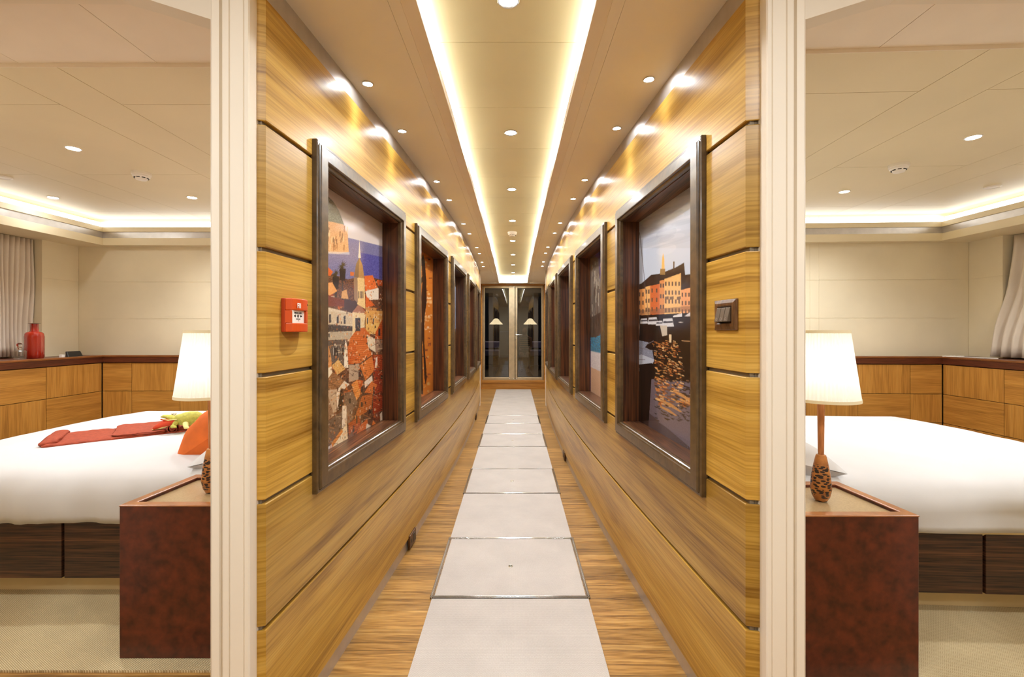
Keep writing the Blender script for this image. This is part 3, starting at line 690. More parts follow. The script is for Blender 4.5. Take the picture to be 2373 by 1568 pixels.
def paint_beach(pl):
    g = Paint(pl[3], 110, 220, (66, 60, 130)); rnd = random.Random(4)
    P = lambda *q: [pix_st(pl, 1260 + x / 3.2, 500 + y / 3.2) for x, y in q]
    g.poly(P((350, 800), (460, 780), (460, 900), (350, 940)), (50, 62, 110)); g.poly(P((350, 895), (410, 890), (460, 850), (460, 1030), (350, 1020)), (64, 124, 150), 1, 8)
    g.poly(P((350, 1000), (400, 1010), (460, 1030), (460, 1180), (350, 1150)), (208, 200, 198), 1, 8); g.poly(P((350, 1120), (460, 1170), (460, 1500), (350, 1400)), (206, 168, 136), 1, 4)
    g.poly(P((340, 250), (405, 320), (420, 480), (440, 600), (442, 840), (410, 890), (340, 900)), (112, 102, 92), 1, 12)
    for i in range(60):
        x = rnd.uniform(350, 440); y = rnd.uniform(330, 820); h = rnd.uniform(30, 110); g.poly(P((x, y), (x + 5, y), (x + 6, y + h), (x, y + h)), rnd.choice([(160, 150, 136), (70, 56, 46), (190, 176, 156)]), .7)
    g.poly(P((340, 760), (445, 700), (445, 850), (390, 900), (340, 900)), (54, 40, 32), .7)
    return g
def paint_plain(pl, top, low):
    g = Paint(pl[3], 24, 40, top); z = (FZ0 + FZ1) / 2
    g.poly([(0, 0), (2, 0), (2, z - .1), (0, z)], low, 1, 6); return g

labs = {(-1, 0): 'dark framed print of an orange-roofed old town, beside the fire call point', (-1, 1): 'dark framed print of tall black figures on orange, second along the fire call point wall',
        (1, 0): 'dark framed print of a harbour with orange house fronts, beside the light switch', (1, 1): 'dark framed print of a cliff beach, second along the light switch wall'}
for sg in (-1, 1):
    for k in range(5):
        pl = frame_axes(sg, k); p, u, n, L = pl; wn = 'fire call point' if sg < 0 else 'light switch'
        lab = labs.get((sg, k), f'dark recessed picture frame with ebony lining, {ORD[k]} of five along the {wn} wall')
        t = thing('framed_picture', lab, 'picture', tuple(p + u * (L / 2) + Vector((0, 0, FZ0))), 'recessed pictures along the corridor')
        m = MB(); sweep(m, p, u, n, L, FPROF); m.build('frame', M_FRAME, t, smooth=.45)
        m = MB(); sweep(m, p, u, n, L, [(.064, -.0015), (.064, -DEP)]); m.build('recess_lining', M_EBONY, t)
        m = MB(); m.obox(p, u, n, .07, L - .07, -.0005, -DEP, FZ0 + .0645, FZ0 + .0685); m.build('recess_sill', M_EBONYS, t)
        m = MB(); m.obox(p, u, n, .07, L - .07, -.0005, -DEP, FZ1 - .0685, FZ1 - .0645); m.build('recess_head', M_EBONYS, t)
        m = MB(); m.obox(p, u, n, .04, L - .04, -DEP - .012, -DEP - .001, FZ0 + .04, FZ1 - .04); m.build('backboard', M_DARK, t)
        g = {(-1, 0): paint_town, (1, 0): paint_harbour, (-1, 1): paint_sunset, (1, 1): paint_beach}.get((sg, k))
        g = g(pl) if g else paint_plain(pl, [(150, 160, 180), (190, 120, 70), (90, 120, 150)][k - 2], [(120, 90, 60), (70, 60, 90), (190, 170, 140)][k - 2])
        g.sheet(pl, 'print', t)

# ------------------------------------------------------------------ things on the corridor walls
def wall_axes(sg, y, off=0):
    e = .02; u = Vector((wx(sg, y + e) - wx(sg, y - e), 2 * e, 0)).normalized(); n = Vector((-u.y, u.x, 0))
    if n.x * sg > 0: n = -n
    return Vector((wx(sg, y, off), y, 0)), u, n
# fire call point
o, u, n = wall_axes(-1, 1.245); zc = 1.203; o = o + Vector((0, 0, zc)); H = .0465; Wd = .092
t = thing('fire_call_point', 'red break-glass fire call point on the oak wall', 'fire alarm', tuple(o))
def q(a, b, z): return tuple(o + u * a + n * b + Vector((0, 0, z)))
def curved(mb, z0, z1, d, a0=0., a1=Wd, k=.011, steps=10, tp=1.0):
    rings = []
    for z, s in ((z0, 1), (z1, 1)):
        pts = [q(a0, .012, z)] + [q(a, d + k * (1 - ((a - Wd / 2) / (Wd / 2)) ** 2), z) for a in span(a0 + (.006 if a0 == 0 else 0), a1 - (.006 if a1 == Wd else 0), steps)] + [q(a1, .012, z)]
        rings.append(pts)
    mb.loft(rings)
m = MB(); m.obox(o, u, n, .0, Wd, 0, .0125, -H, H); m.build('back_box', M_REDD, t, bevel=.002)
m = MB(); curved(m, .0135, H, .026); m.build('upper_cover', M_RED, t, bevel=.0025)
m = MB(); curved(m, -H, -.0215, .026); m.build('lower_cover', M_RED, t, bevel=.0025)
m = MB(); curved(m, -.021, .013, .026, 0, .0065); m.build('cheek', M_RED, t, bevel=.001)
m = MB(); curved(m, -.021, .013, .026, .067, Wd); m.build('cheek', M_RED, t, bevel=.001)
pl = MB(); pl.obox(o, u, n, .0065, .067, .012, .0285, -.0215, .0135); gp = pl.build('glass_plate', M_WPLAST, t)
R, Up = u, Vector((0, 0, 1))
# on this wall the reading direction runs along u, seen from the corridor
rd = u if u.cross(Up).dot(n) > 0 else -u
def pt(a, b, z): return Vector(q(a, b, z))
text_mesh('FIRE', .019, pt(.036, .0362, .026), rd, Up, 'fire_lettering', M_WPLAST, t)
text_mesh('BREAK GLASS', .0058, pt(.035, .0287, .0065), rd, Up, 'instruction_lettering', M_INK, gp)
text_mesh('PRESS HERE', .0042, pt(.036, .0287, -.0105), rd, Up, 'small_lettering', M_GREY_INK, gp)
m = MB()
def flat(pts): m.loft([[q(a - .012, .0286, z) for a, z in pts], [q(a - .012, .0289, z) for a, z in pts]])
zc0 = -.002
flat([(.0280, zc0 - .002), (.0330, zc0 - .002), (.0330, zc0 - .0045), (.0375, zc0), (.0330, zc0 + .0045), (.0330, zc0 + .002), (.0280, zc0 + .002)])
flat([(.0665, zc0 - .002), (.0615, zc0 - .002), (.0615, zc0 - .0045), (.0570, zc0), (.0615, zc0 + .0045), (.0615, zc0 + .002), (.0665, zc0 + .002)])
flat([(.0472 + .0036 * math.cos(a), zc0 + .0046 * math.sin(a)) for a in span(0, 2 * PI, 16)[:-1]])
m.build('arrow_symbols', M_INK, gp)
m = MB(); flat([(.050, -.0165), (.0525, -.0165), (.0515, -.0125), (.050, -.0130)]); m.build('maker_mark', M_GREY_INK, gp)
m = MB(); m.obox(o, u, n, .0775, .0805, .026, .0318, .029, .034); m.build('test_key_slot', M_DARK, t)

# light switch
o, u, n = wall_axes(1, 1.2125); zc = 1.204; o = o + Vector((0, 0, zc)); Wd = .112; H = .0425
t = thing('light_switch', 'bronze triple rocker light switch on the oak wall', 'light switch', tuple(o))
m = MB()
def ringf(a, h): return [q(x, h, z) for x, z in ((a, -H + a), (Wd - a, -H + a), (Wd - a, H - a), (a, H - a))]
m.loft([ringf(0, 0), ringf(0, .005), ringf(.010, .009), ringf(.017, .0095), ringf(.021, .006), ringf(.021, 0)], True, False); m.build('surround', wood('walnut_plate', (62, 38, 20), (92, 60, 34), (120, 84, 50), 'z', 30, 200, 6, .3, .2), t, bevel=.0015)
m = MB(); m.obox(o, u, n, .02, Wd - .02, 0, .003, -H + .02, H - .02); m.build('well', M_DARK, t)
w3 = (Wd - .044) / 3
for k in range(3):
    a0 = .022 + k * w3; m = MB()
    m.loft([[q(a, h, z) for a, h, z in ((a0 + .0006, .002, -.019), (a0 + w3 - .0006, .002, -.019), (a0 + w3 - .0006, .002, .020), (a0 + .0006, .002, .020))], [q(a, h, z) for a, h, z in ((a0 + .0006, .019, -.019), (a0 + w3 - .0006, .019, -.019), (a0 + w3 - .0006, .010, .020), (a0 + .0006, .010, .020))]])
    r = m.build('rocker', M_ROCK, t, bevel=.001)
    m = MB(); c = a0 + w3 / 2; oc = [(c + .0042 * math.cos(x), .0178 - .0005 * math.sin(x), -.0115 + .0042 * math.sin(x)) for x in span(0, 2 * PI, 14)[:-1]]; ic = [(c + .003 * math.cos(x), .0178 - .0005 * math.sin(x), -.0115 + .003 * math.sin(x)) for x in span(0, 2 * PI, 14)[:-1]]
    m.loft([[q(a, h, z) for a, h, z in oc], [q(a, h, z) for a, h, z in ic]], True, False); m.build('rocker_mark', M_ALU, r)

# low sockets
def socket(sg, y, label):
    o, u, n = wall_axes(sg, y, -.0005); o = o + Vector((0, 0, .042)); t = thing('power_socket', label, 'socket', tuple(o), 'low sockets on the corridor walls')
    m = MB(); m.obox(o, u, n, -.06, .06, -.004, .007, -.034, .034); m.build('face_plate', M_BRONZE, t, bevel=.002)
    m = MB(); m.obox(o, u, n, -.005, .040, .004, .0085, -.022, .022); m.build('outlet', M_BLACK, t, bevel=.002)
    m = MB(); m.obox(o, u, n, -.042, -.026, .004, .0082, -.008, .008); m.build('button', M_BLACK, t)
socket(-1, 2.46, 'bronze power socket low on the fire call point wall, the nearer one')
socket(-1, 5.95, 'bronze power socket low on the fire call point wall, the farther one')
socket(1, 4.1, 'bronze power socket low on the light switch wall')
# ------------------------------------------------------------------ glass doors at the far end and the aft deck behind them
YD = YE; px = YD / F
def dx(u): return (u - CX) * px
def dz(v): return CH - (v - CY) * px
m = MB()
m.box(-1.6, dx(1117.6), YD, YD + .12, 0, 2.12); m.box(dx(1260.2), 1.6, YD, YD + .12, 0, 2.12)
m.box(dx(1117.6), dx(1260.2), YD, YD + .12, dz(661.5), 2.12); m.box(dx(1117.6), dx(1260.2), YD - .012, YD + .12, 0, dz(880.5))
m.box(dx(1113.5), dx(1264), YD - .022, YD, dz(886.5), dz(881))
for a, b in ((dx(1114.5), dx(1117.6)), (dx(1260.2), dx(1264.5))): m.box(a, b, YD - .03, YD, 0, 2.1)
m.box(dx(1114.5), dx(1264.5), YD - .03, YD, dz(661.5), dz(658.5))
struct(m.build('wall_back', M_DOORW, bevel=.002))
d = MB(); d.box(dx(1118), dx(1259.8), YD + .02, YD + .07, dz(664), dz(661.7)); d.box(dx(1118), dx(1259.8), YD + .015, YD + .075, dz(880.4), dz(879))
d.box(dx(1118), dx(1120), YD + .02, YD + .07, dz(880), dz(662)); d.box(dx(1258), dx(1259.8), YD + .02, YD + .07, dz(880), dz(662))
door = struct(d.build('door_1', M_BRASS, bevel=.003))
def leaf(x0, x1, g0, g1):
    m = MB(); y0, y1 = YD + .012, YD + .05; zt, zb, gt, gb = dz(663), dz(879.4), dz(667.5), dz(873.8)
    m.box(x0, g0, y0, y1, zb, zt); m.box(g1, x1, y0, y1, zb, zt); m.box(g0, g1, y0, y1, gt, zt); m.box(g0, g1, y0, y1, zb, gb)
    lf = m.build('door_leaf', M_BRASS, door, bevel=.003)
    m = MB(); m.box(g0 - .004, g1 + .004, YD + .03, YD + .034, gb - .004, gt + .004); m.build('glass_pane', M_DOORGLASS, lf)
    m = MB(); e = .010
    for a, b, c, dd in ((g0, g0 + e, gb, gt), (g1 - e, g1, gb, gt), (g0, g1, gb, gb + e), (g0, g1, gt - e, gt)): m.box(a, b, YD + .024, YD + .029, c, dd)
    m.build('gasket', M_BLACK, lf); return lf
leaf(dx(1120.2), dx(1193.2), dx(1123.2), dx(1179)); lf = leaf(dx(1194.4), dx(1257.8), dx(1199), dx(1255))
m = MB(); zh = dz(775.3)
m.tube([(dx(1196.5), YD + .012, zh), (dx(1196.5), YD - .045, zh)], .009); m.tube([(dx(1195.5), YD - .045, zh), (dx(1203), YD - .048, zh), (dx(1210), YD - .045, zh)], .009); m.box(dx(1195), dx(1198), YD + .004, YD + .013, zh - .09, zh + .06)
m.build('lever_handle', M_STEEL, lf, smooth=.6)
m = MB()
for u in (1181, 1191, 1197):
    for v in (664.8, 877): m.box(dx(u) - .006, dx(u) + .006, YD + .008, YD + .014, dz(v) - .01, dz(v) + .01)
m.build('hinge_plate', M_STEEL, lf)
for sg in (-1, 1):
    m = MB(); m.box(sg * 1.6 - .02, sg * 1.6 + .02, Y1, YE, 0, 2.3); struct(m.build('wall_lobby_' + ('left' if sg < 0 else 'right'), M_PANEL))
    m = MB(); a, b = sorted((XM + sg * .77, sg * 1.6)); m.box(a, b, Y1 - .02, Y1 + .02, 0, 2.3); struct(m.build('wall_return_' + ('left' if sg < 0 else 'right'), M_PANEL))

m = MB(); m.box(-4, 4, 9.21, 19, -.06, -.002); struct(m.build('floor.001', M_DECK))
m = MB(); m.box(-4, 4, 9.21, 15.2, 2.3, 2.4); struct(m.build('ceiling.002', M_NIGHT))
t = thing('deck_sofa', 'long lavender sofa on the dark deck behind the glass doors', 'sofa', (0, 14.4, 0))
m = MB(); m.box(-1.15, 1.15, 14.0, 14.85, .10, .36); m.build('base', M_NIGHT, t, bevel=.02)
for k in range(3):
    x = -1.1 + k * .735; m = MB(); m.box(x, x + .725, 13.98, 14.6, .37, .56); m.build('seat_cushion', M_NAVY, t, bevel=.04, seg=3)
    m = MB(); m.box(x, x + .725, 14.55, 14.8, .60, .82); m.build('back_cushion', M_NAVY, t, bevel=.05, seg=3)
m = MB(); m.box(-1.15, 1.15, 14.78, 14.86, .3, .72); m.build('backrest', M_NIGHT, t, bevel=.02)
t = thing('deck_chair', 'lavender deck chair in front of the sofa behind the glass doors', 'chair', (-.12, 13.0, 0))
m = MB(); m.box(-.42, .14, 12.75, 13.25, .38, .46); m.build('seat', M_NAVY, t, bevel=.02)
m = MB(); m.box(-.42, .14, 12.72, 12.78, .46, 1.14); m.build('backrest', M_NAVY, t, bevel=.02)
for x in (-.40, .10):
    for y in (12.77, 13.2): m = MB(); m.box(x, x + .03, y, y + .03, 0, .38); m.build('leg', M_NIGHT, t)
for xx, lab in ((-.60, 'floor lamp with a glowing cone shade on the deck, through the handleless glass door'), (.52, 'floor lamp with a glowing cone shade on the deck, behind the door handle')):
    t = thing('floor_lamp', lab, 'lamp', (xx, 14.95, 0), 'floor lamps on the deck')
    c = (xx, 14.95, 0)
    m = MB(); m.lathe([(.15, 0), (.15, .02), (.02, .035)], c, 24); m.build('base', M_NIGHT, t, smooth=.5)
    m = MB(); m.lathe([(.012, .03), (.012, 1.4)], c, 10); m.build('pole', M_NIGHT, t, smooth=.6)
    m = MB(); m.lathe([(.225, 1.37), (.20, 1.40), (.13, 1.47), (.08, 1.54), (.04, 1.56)], c, 28, False); m.build('lamp_shade', M_DECKLAMP, t, smooth=.8)
# seated figure on the deck seen through the door with the handle
def person():
    c = Vector((.30, 13.35, 0)); t = thing('person', 'person with dark hair in a dark striped top sitting on the deck behind the glass', 'person', tuple(c))
    bm = bmesh.new(); J = [(0, 0, .48), (0, .02, .72), (0, 0, .95), (0, -.01, 1.03), (0, -.02, 1.12), (-.17, 0, .93), (-.2, -.08, .70), (-.1, -.28, .58), (.17, 0, .93), (.2, -.08, .70), (.1, -.28, .58), (-.09, -.06, .47), (-.1, -.45, .47), (-.1, -.45, .06), (-.1, -.58, .03), (.09, -.06, .47), (.1, -.45, .47), (.1, -.45, .06), (.1, -.58, .03)]
    R = [.13, .12, .12, .05, .085, .055, .042, .03, .055, .042, .03, .085, .06, .04, .035, .085, .06, .04, .035]
    E = [(0, 1), (1, 2), (2, 3), (3, 4), (2, 5), (5, 6), (6, 7), (2, 8), (8, 9), (9, 10), (0, 11), (11, 12), (12, 13), (13, 14), (0, 15), (15, 16), (16, 17), (17, 18)]
    me = bpy.data.meshes.new('body'); me.from_pydata(J, E, []); o = bpy.data.objects.new('body', me); COL.objects.link(o); o.parent = t
    sk = o.modifiers.new('s', 'SKIN')
    for v, r in zip(me.skin_vertices[0].data, R): v.radius = (r, r)
    me.skin_vertices[0].data[0].use_root = True
    o.modifiers.new('d', 'SUBSURF').levels = 2; me.materials.append(M_SKIN)
    st = wood('striped_knit', (18, 14, 12), (30, 22, 18), (120, 90, 60), 'xy', 1, 1, 1, .9); nt = st.node_tree
    m = MB(); m.lathe([(.16, .46), (.165, .6), (.16, .75), (.175, .88), (.14, .97), (.06, 1.01)], (c.x, c.y + .01, 0), 20, False, None)
    o2 = m.build('top', mat_stripes(), t, smooth=.8)
    m = MB(); m.lathe([(.04, 1.04), (.095, 1.08), (.108, 1.16), (.09, 1.23), (.04, 1.255)], (c.x, c.y + .03, 0), 18); m.build('hair', M_HAIR, t, smooth=.8)
    hd = MB(); hd.lathe([(.03, 1.02), (.065, 1.06), (.078, 1.13), (.07, 1.20), (.03, 1.24)], (c.x, c.y - .025, 0), 18); hd.lathe([(.012, 1.115), (.014, 1.12), (.006, 1.15)], (c.x, c.y - .105, 0), 8); hd.build('face', M_SKIN, t, smooth=.8)
def mat_stripes():
    m, nt, out = new_mat('striped_top'); b = principled(nt, out, .9); tc, mp = coords(nt, (0, 0, 16))
    sp = nt.nodes.new('ShaderNodeSeparateXYZ'); nt.links.new(mp.outputs[0], sp.inputs[0])
    nt.links.new(mixc(nt, rgba((22, 16, 14)), rgba((150, 116, 84)), mth(nt, 'LESS_THAN', mth(nt, 'FRACT', sp.outputs[2]), .35)), b.inputs['Base Color']); return m
person()
light('deck_glow', 'POINT', (-.6, 14.6, 1.35), 4, (1, .9, .7), None, .12); light('deck_glow', 'POINT', (.52, 14.6, 1.35), 4, (1, .9, .7), None, .12)
light('deck_night', 'AREA', (0, 13.0, 2.25), 5, (.8, .82, 1), None, 1.6)

# ------------------------------------------------------------------ front wall with the two cabin doorways, space round the camera
def casing(T, name):
    m = MB(T)
    prof = [(-.664, 1.22), (-.664, 1.160), (-.6645, 1.144), (-.667, 1.140), (-.676, 1.140), (-.678, 1.143), (-.680, 1.140), (-.712, 1.140), (-.714, 1.144), (-.716, 1.140), (-.730, 1.140), (-.7315, 1.149), (-.7375, 1.149), (-.739, 1.139), (-.757, 1.139), (-.7655, 1.147), (-.7655, 1.30), (-.735, 1.30), (-.735, 1.22)]
    m.prism(prof, 'z', 0, 2.2)
    return struct(m.build(name, M_WHITE, smooth=.2))
def TJ(p): return Vector((2 * XM + .013 - p[0], p[1], p[2]))
for T, i in ((TL, 2), (TJ, 3)):
    c = casing(T, f'door_{i}')
    m = MB(T); m.prism([(-.7655, 1.974), (-.795, 1.974), (-.975, 2.031), (-1.06, 2.055), (-1.66, 2.06), (-1.66, 2.3), (-.7655, 2.3)], 'y', 1.19, 1.25); m.build('head', M_WHITE, c)
    m = MB(T); m.box(-1.76, -1.62, 1.14, 1.30, 0, 2.3); m.build('jamb', M_WHITE, c)
    m = MB(T); m.box(-4.3, -1.70, 1.16, 1.26, 0, 2.3); struct(m.build('wall_front' if i == 2 else 'wall_front.001', M_PANEL))
    m = MB(T); m.box(-1.70, -.70, 1.20, 1.26, 2.2, 2.4); struct(m.build('wall_front', M_PANEL))
m = MB(); m.box(-4.3, 4.3, -1.7, -1.6, 0, 2.5); struct(m.build('wall_rear', M_PANEL))
for sg, nmx in ((-1, 'left'), (1, 'right')):
    m = MB(); a, b = sorted((sg * 4.3, sg * 4.4)); m.box(a, b, -1.7, 1.26, 0, 2.5); struct(m.build('wall_side_' + nmx, M_PANEL))
m = MB(); m.box(-4.4, 4.4, -1.7, 1.16, 2.34, 2.4); struct(m.build('ceiling.003', M_NEAR))
for x in (-2.2, -.75, .75, 2.2): light('lobby_fill', 'AREA', (x, -.05, 2.32), 15, (.90, .965, 1.0), None, .35)  # unseen fill lights added to brighten the door casings and nightstand fronts

# ------------------------------------------------------------------ the two cabins
CAB = {}
def panels(m, axis, plane, t, a_edges, z_edges, gap=.0022):
    for i in range(len(a_edges) - 1):
        for j in range(len(z_edges) - 1):
            a0, a1 = a_edges[i] + gap / 2, a_edges[i + 1] - gap / 2; z0, z1 = z_edges[j] + gap / 2, z_edges[j + 1] - gap / 2
            if axis == 'y': m.box(a0, a1, min(plane, plane + t), max(plane, plane + t), z0, z1)
            elif axis == 'x': m.box(min(plane, plane + t), max(plane, plane + t), a0, a1, z0, z1)
            else: m.box(a0, a1, z0, z1, min(plane, plane + t), max(plane, plane + t))

def cabin(T, left):
    TC = T
    which = 'red throw cabin' if left else 'bare bed cabin'
    sfx = 'left' if left else 'right'
    zr = [0, .30, .622, .944, 1.266, 1.588, 1.91, 2.3]
    m = MB(T)
    panels(m, 'y', 4.0, .02, [-3.829, -2.30] + ([-.9, -.745] if left else [-2.24, -1.0, -.745]) if False else [-3.829, -2.62, -2.545, -.745], zr)
    m.box(-4.1, -.745, 4.0025, 4.07, 0, 2.3)
    struct(m.build('wall_end_' + sfx, M_PANEL))
    yc = 3.69 if left else 3.735
    m = MB(T); panels(m, 'x', -3.829, -.02, [yc, 4.0], zr); panels(m, 'y', yc, .02, [-3.96, -3.829], zr); m.box(-3.95, -3.8315, yc + .0025, 4.02, 0, 2.3)
    m.box(-4.02, -3.96, 1.26, yc + .03, 0, 2.3); struct(m.build('wall_window_' + sfx, M_PANEL))
    # ceiling: boards and strips, the doorway part coloured whiter for the neutral light there
    xs = [-4.0, -3.743, -2.98, -2.715, -1.958, -1.694, -.937, -.745]; ysb = [1.69, 1.963, 2.845, 3.727, 4.05]
    m = MB(T); Z = 2.135
    for i in range(len(xs) - 1):
        strip = abs(xs[i + 1] - xs[i]) < .3
        if strip: m.box(xs[i] + .0015, xs[i + 1] - .0015, 1.687, 4.05, Z, Z + .02)
        else:
            for j in range(len(ysb) - 1): m.box(xs[i] + .0015, xs[i + 1] - .0015, ysb[j] + (.0015 if j else -.003), ysb[j + 1] - .0015, Z, Z + .02)
    m.box(-4.05, -.745, 1.687, 4.06, Z + .012, Z + .04)
    struct(m.build('ceiling_' + sfx, M_CREAM))
    m = MB(T)
    for a, b in ((-4.0, -1.835), (-1.835, -1.321), (-1.321, -.745)): m.box(a + .0012, b - .0012, 1.2, 1.6845, 2.15, 2.17)
    m.box(-4.05, -.745, 1.2, 1.686, 2.16, 2.19); m.box(-4.05, -.745, 1.6845, 1.6872, Z, 2.16)
    struct(m.build('ceiling_entry_' + sfx, M_NEAR))
    # cornice with the cove: lip, metal slot, lower trim, soffit
    m = MB(T); al = MB(T)
    xf, yf = -3.545, 3.92
    for (z0, z1, b, o) in ((2.011, 2.0525, m, 0), (1.957, 2.0125, al, .010), (1.8957, 1.958, m, 0)):
        b.box(xf - .02 - o, -.745, yf + o, yf + o + .02, z0, z1); b.box(xf - o - .02, xf - o, 1.26, yf + .02, z0, z1)
    m.box(-3.96, xf - .015, 1.26, 4.02, 1.8972, 1.91); m.box(xf - .02, -.745, yf + .012, 4.02, 1.8972, 1.91)
    m.box(-3.96, xf - .004, 1.26, 4.02, 2.03, 2.04); m.box(xf - .02, -.745, yf + .004, 4.02, 2.03, 2.04)
    k = struct(m.build('trim_' + ('6' if left else '7'), M_CREAM, bevel=.002)); al.build('metal_slot', M_ALU, k)
    lab = 'white cove light strip along the end wall of the ' + which
    m = MB(T); m.box(xf - .06, -.77, 3.972, 3.985, 2.046, 2.105)
    tag(m.build('cove_light_strip', M_COVE2, loc=T((-2, 3.98, 2.06))), lab, 'light strip', 'light strips in the cabin cornices')
    m = MB(T); m.box(-3.625, -3.612, 1.3, 3.97, 2.046, 2.0735); m.box(-3.625, -3.612, 1.3, 3.97, 2.0785, 2.105); 
    tag(m.build('cove_light_strip', M_COVE2, loc=T((-3.62, 3, 2.06))), 'white cove light strip above the curtain in the ' + which, 'light strip', 'light strips in the cabin cornices')
    # carpet
    m = MB(T); m.box(-4.0, -.745, 1.548, 4.05, -.05, .006); struct(m.build('floor_' + sfx, M_CARPET))
    m = MB(T); m.box(-4.2, -.745, 1.3, 1.56, -.07, -.002); struct(m.build('floor_sub_' + sfx, M_FLOOR))
    # lamps overhead
    for i, (x, y, l) in enumerate(((-2.356, 2.432, 'nearest the doorway'), (-3.373, 3.329, 'in the corner by the curtain'), (-2.357, 3.329, 'the middle one near the end wall'), (-3.373, 2.432, 'added unseen over the window side'), (-1.35, 3.329, 'by the headboard corner'), (-2.6, 1.45, 'added unseen in the entry by the doorway'))):  # window-side and entry lamps added out of view to brighten wall and carpet
        if (left and i == 3) or (not left and i == 1): continue
        downlight(x, y, Z if i < 5 else 2.15, .036, 'round ceiling downlight in the ' + which + ', ' + l, 'downlights in the cabins', (28, 30, 32, 25, 32, 28)[i] if left else (17, 0, 34, 22, 28, 26)[i], 1.2 if i == 1 else 2.5, T, M_WPLAST)
    detector(T((-2.302, 2.81, Z)), 'white smoke detector on the ceiling of the ' + which)
    m = MB(T); x, y = (-3.24, 2.885) if left else (-3.28, 3.262); m.lathe([(.044, 0), (.044, -.005), (.036, -.009), (.03, -.006), (.004, -.007)], (x, y, Z), 24)
    tag(m.build('ceiling_cover', M_WPLAST, loc=T((x, y, Z)), smooth=.5), 'flat round white cover plate on the ceiling of the ' + which, 'cover plate')

    # ---------------- low cabinets and the continuous shelf on them
    def unit(lab, along, a0, a1, plane, phase, parts=3):
        zz = [.19, .42, .651, .889]
        c0 = (plane, (a0 + a1) / 2, 0) if along == 'y' else ((a0 + a1) / 2, plane, 0)
        t = thing('low_cabinet', lab, 'cabinet', tuple(T(c0)), 'low oak cabinets round the ' + which)
        m = MB(T)
        if along == 'y': m.box(plane - .33, plane - .022, a0, a1, .03, .892)
        else: m.box(a0, a1, plane + .022, 3.995, .03, .892)
        m.build('carcass', M_DARK, t)
        for j in range(3):
            m = MB(T); g = .002
            if along == 'y': m.box(plane - .02, plane, a0 + g, a1 - g, zz[j] + g, zz[j + 1] - g)
            else: m.box(a0 + g, a1 - g, plane, plane + .02, zz[j] + g, zz[j + 1] - g)
            m.build('drawer_front', M_CABV if (j + phase) % 2 else M_CABH, t, bevel=.001)
        m = MB(T)
        if along == 'y': m.box(plane - .06, plane - .03, a0, a1, 0, .19)
        else: m.box(a0, a1, plane + .03, plane + .06, 0, .19)
        m.build('plinth', M_DARK, t)
    ys = [3.39 + .455, 3.39, 2.93, 2.47, 2.01, 1.55]
    for i in range(5): unit(f'low oak cabinet under the window shelf, {ORD[i]} from the corner, in the {which}', 'y', ys[i + 1], ys[i], -3.485, i + 1)
    xs2 = [-3.483, -3.237, -2.828, -2.42, -2.01, -1.6, -1.2]
    for i in range(6): unit(f'low oak cabinet along the end wall, {ORD[i]} from the corner, in the {which}', 'x', xs2[i], xs2[i + 1], 3.85, i)
    t = thing('window_shelf', 'dark wooden shelf top running round the low cabinets of the ' + which, 'shelf', tuple(T((-3.7, 3.3, .89))))
    m = MB(T); m.prism([(-3.96, 1.56), (-3.52, 1.56), (-3.52, 3.885), (-1.2, 3.885), (-1.2, 3.999), (-3.826, 3.999), (-3.826, yc - .002), (-3.957, yc - .002)], 'z', .893, .948); m.build('top_board', M_SHELF, t)
    m = MB(T); m.prism([(-3.52, 1.56), (-3.475, 1.56), (-3.475, 3.84), (-1.2, 3.84), (-1.2, 3.885), (-3.52, 3.885)], 'z', .9395, .953); m.build('edge_strip', M_SHELFL, t, bevel=.002)
    m = MB(T); m.prism([(-3.52, 1.56), (-3.478, 1.56), (-3.478, 3.843), (-1.2, 3.843), (-1.2, 3.885), (-3.52, 3.885)], 'z', .893, .9395); m.build('front_edge', M_SHELF, t)

    # ---------------- nightstand
    if not left: T = lambda p: Vector((2 * XM - p[0], p[1] - .0885, p[2]))
    lab = 'oxblood leather nightstand with a wooden tray rim, in the ' + which
    yA, yB, xo, xob, xi = 1.602, 1.9466, -1.392, -1.362, -.80
    t = thing('nightstand', lab, 'nightstand', tuple(T((-1.1, 1.75, .006))))
    def xe(y, ins): return xo + (xob - xo) * (y - yA) / (yB - yA) + ins
    def rect(i, h): return [(xe(yA + i, i), yA + i, h), (xi - i, yA + i, h), (xi - i, yB - i, h), (xe(yB - i, i), yB - i, h)]
    m = MB(T); m.loft([rect(.001, .007), rect(.001, .5425), rect(.036, .5425), rect(.036, .522)]); m.build('body', M_LEATHER, t, bevel=.002)
    m = MB(T); m.loft([rect(0, .5415), rect(0, .5445), rect(.003, .5465), rect(.032, .5465), rect(.035, .5445), rect(.035, .526)], True, False); m.build('tray_rim', M_RIM, t, smooth=.4)
    m = MB(T); m.prism([p[:2] for p in rect(.034, 0)], 'z', .5245, .533); m.build('inset_top', M_TAN, t)

    # ---------------- lamp on it
    c = Vector((-1.176, 1.768, .533)); t = thing('table_lamp', 'lit pleated lamp on a spotted carved base, on the nightstand of the ' + which, 'lamp', tuple(T(c)))
    m = MB(T); m.lathe([(.010, 0), (.020, .003), (.029, .020), (.034, .045), (.0335, .065), (.030, .10), (.024, .135), (.018, .163), (.0155, .170), (.008, .172)], c, 24); m.build('base', M_SPOT, t, smooth=.7)
    m = MB(T); m.lathe([(.0095, .168), (.010, .19), (.0125, .40), (.011, .44)], c, 14); m.build('stem', M_STEM, t, smooth=.7)
    zb, zt = .905 - .533, 1.162 - .533
    N = 120
    def wob(i, z): return .0026 if i % 2 else -.0012
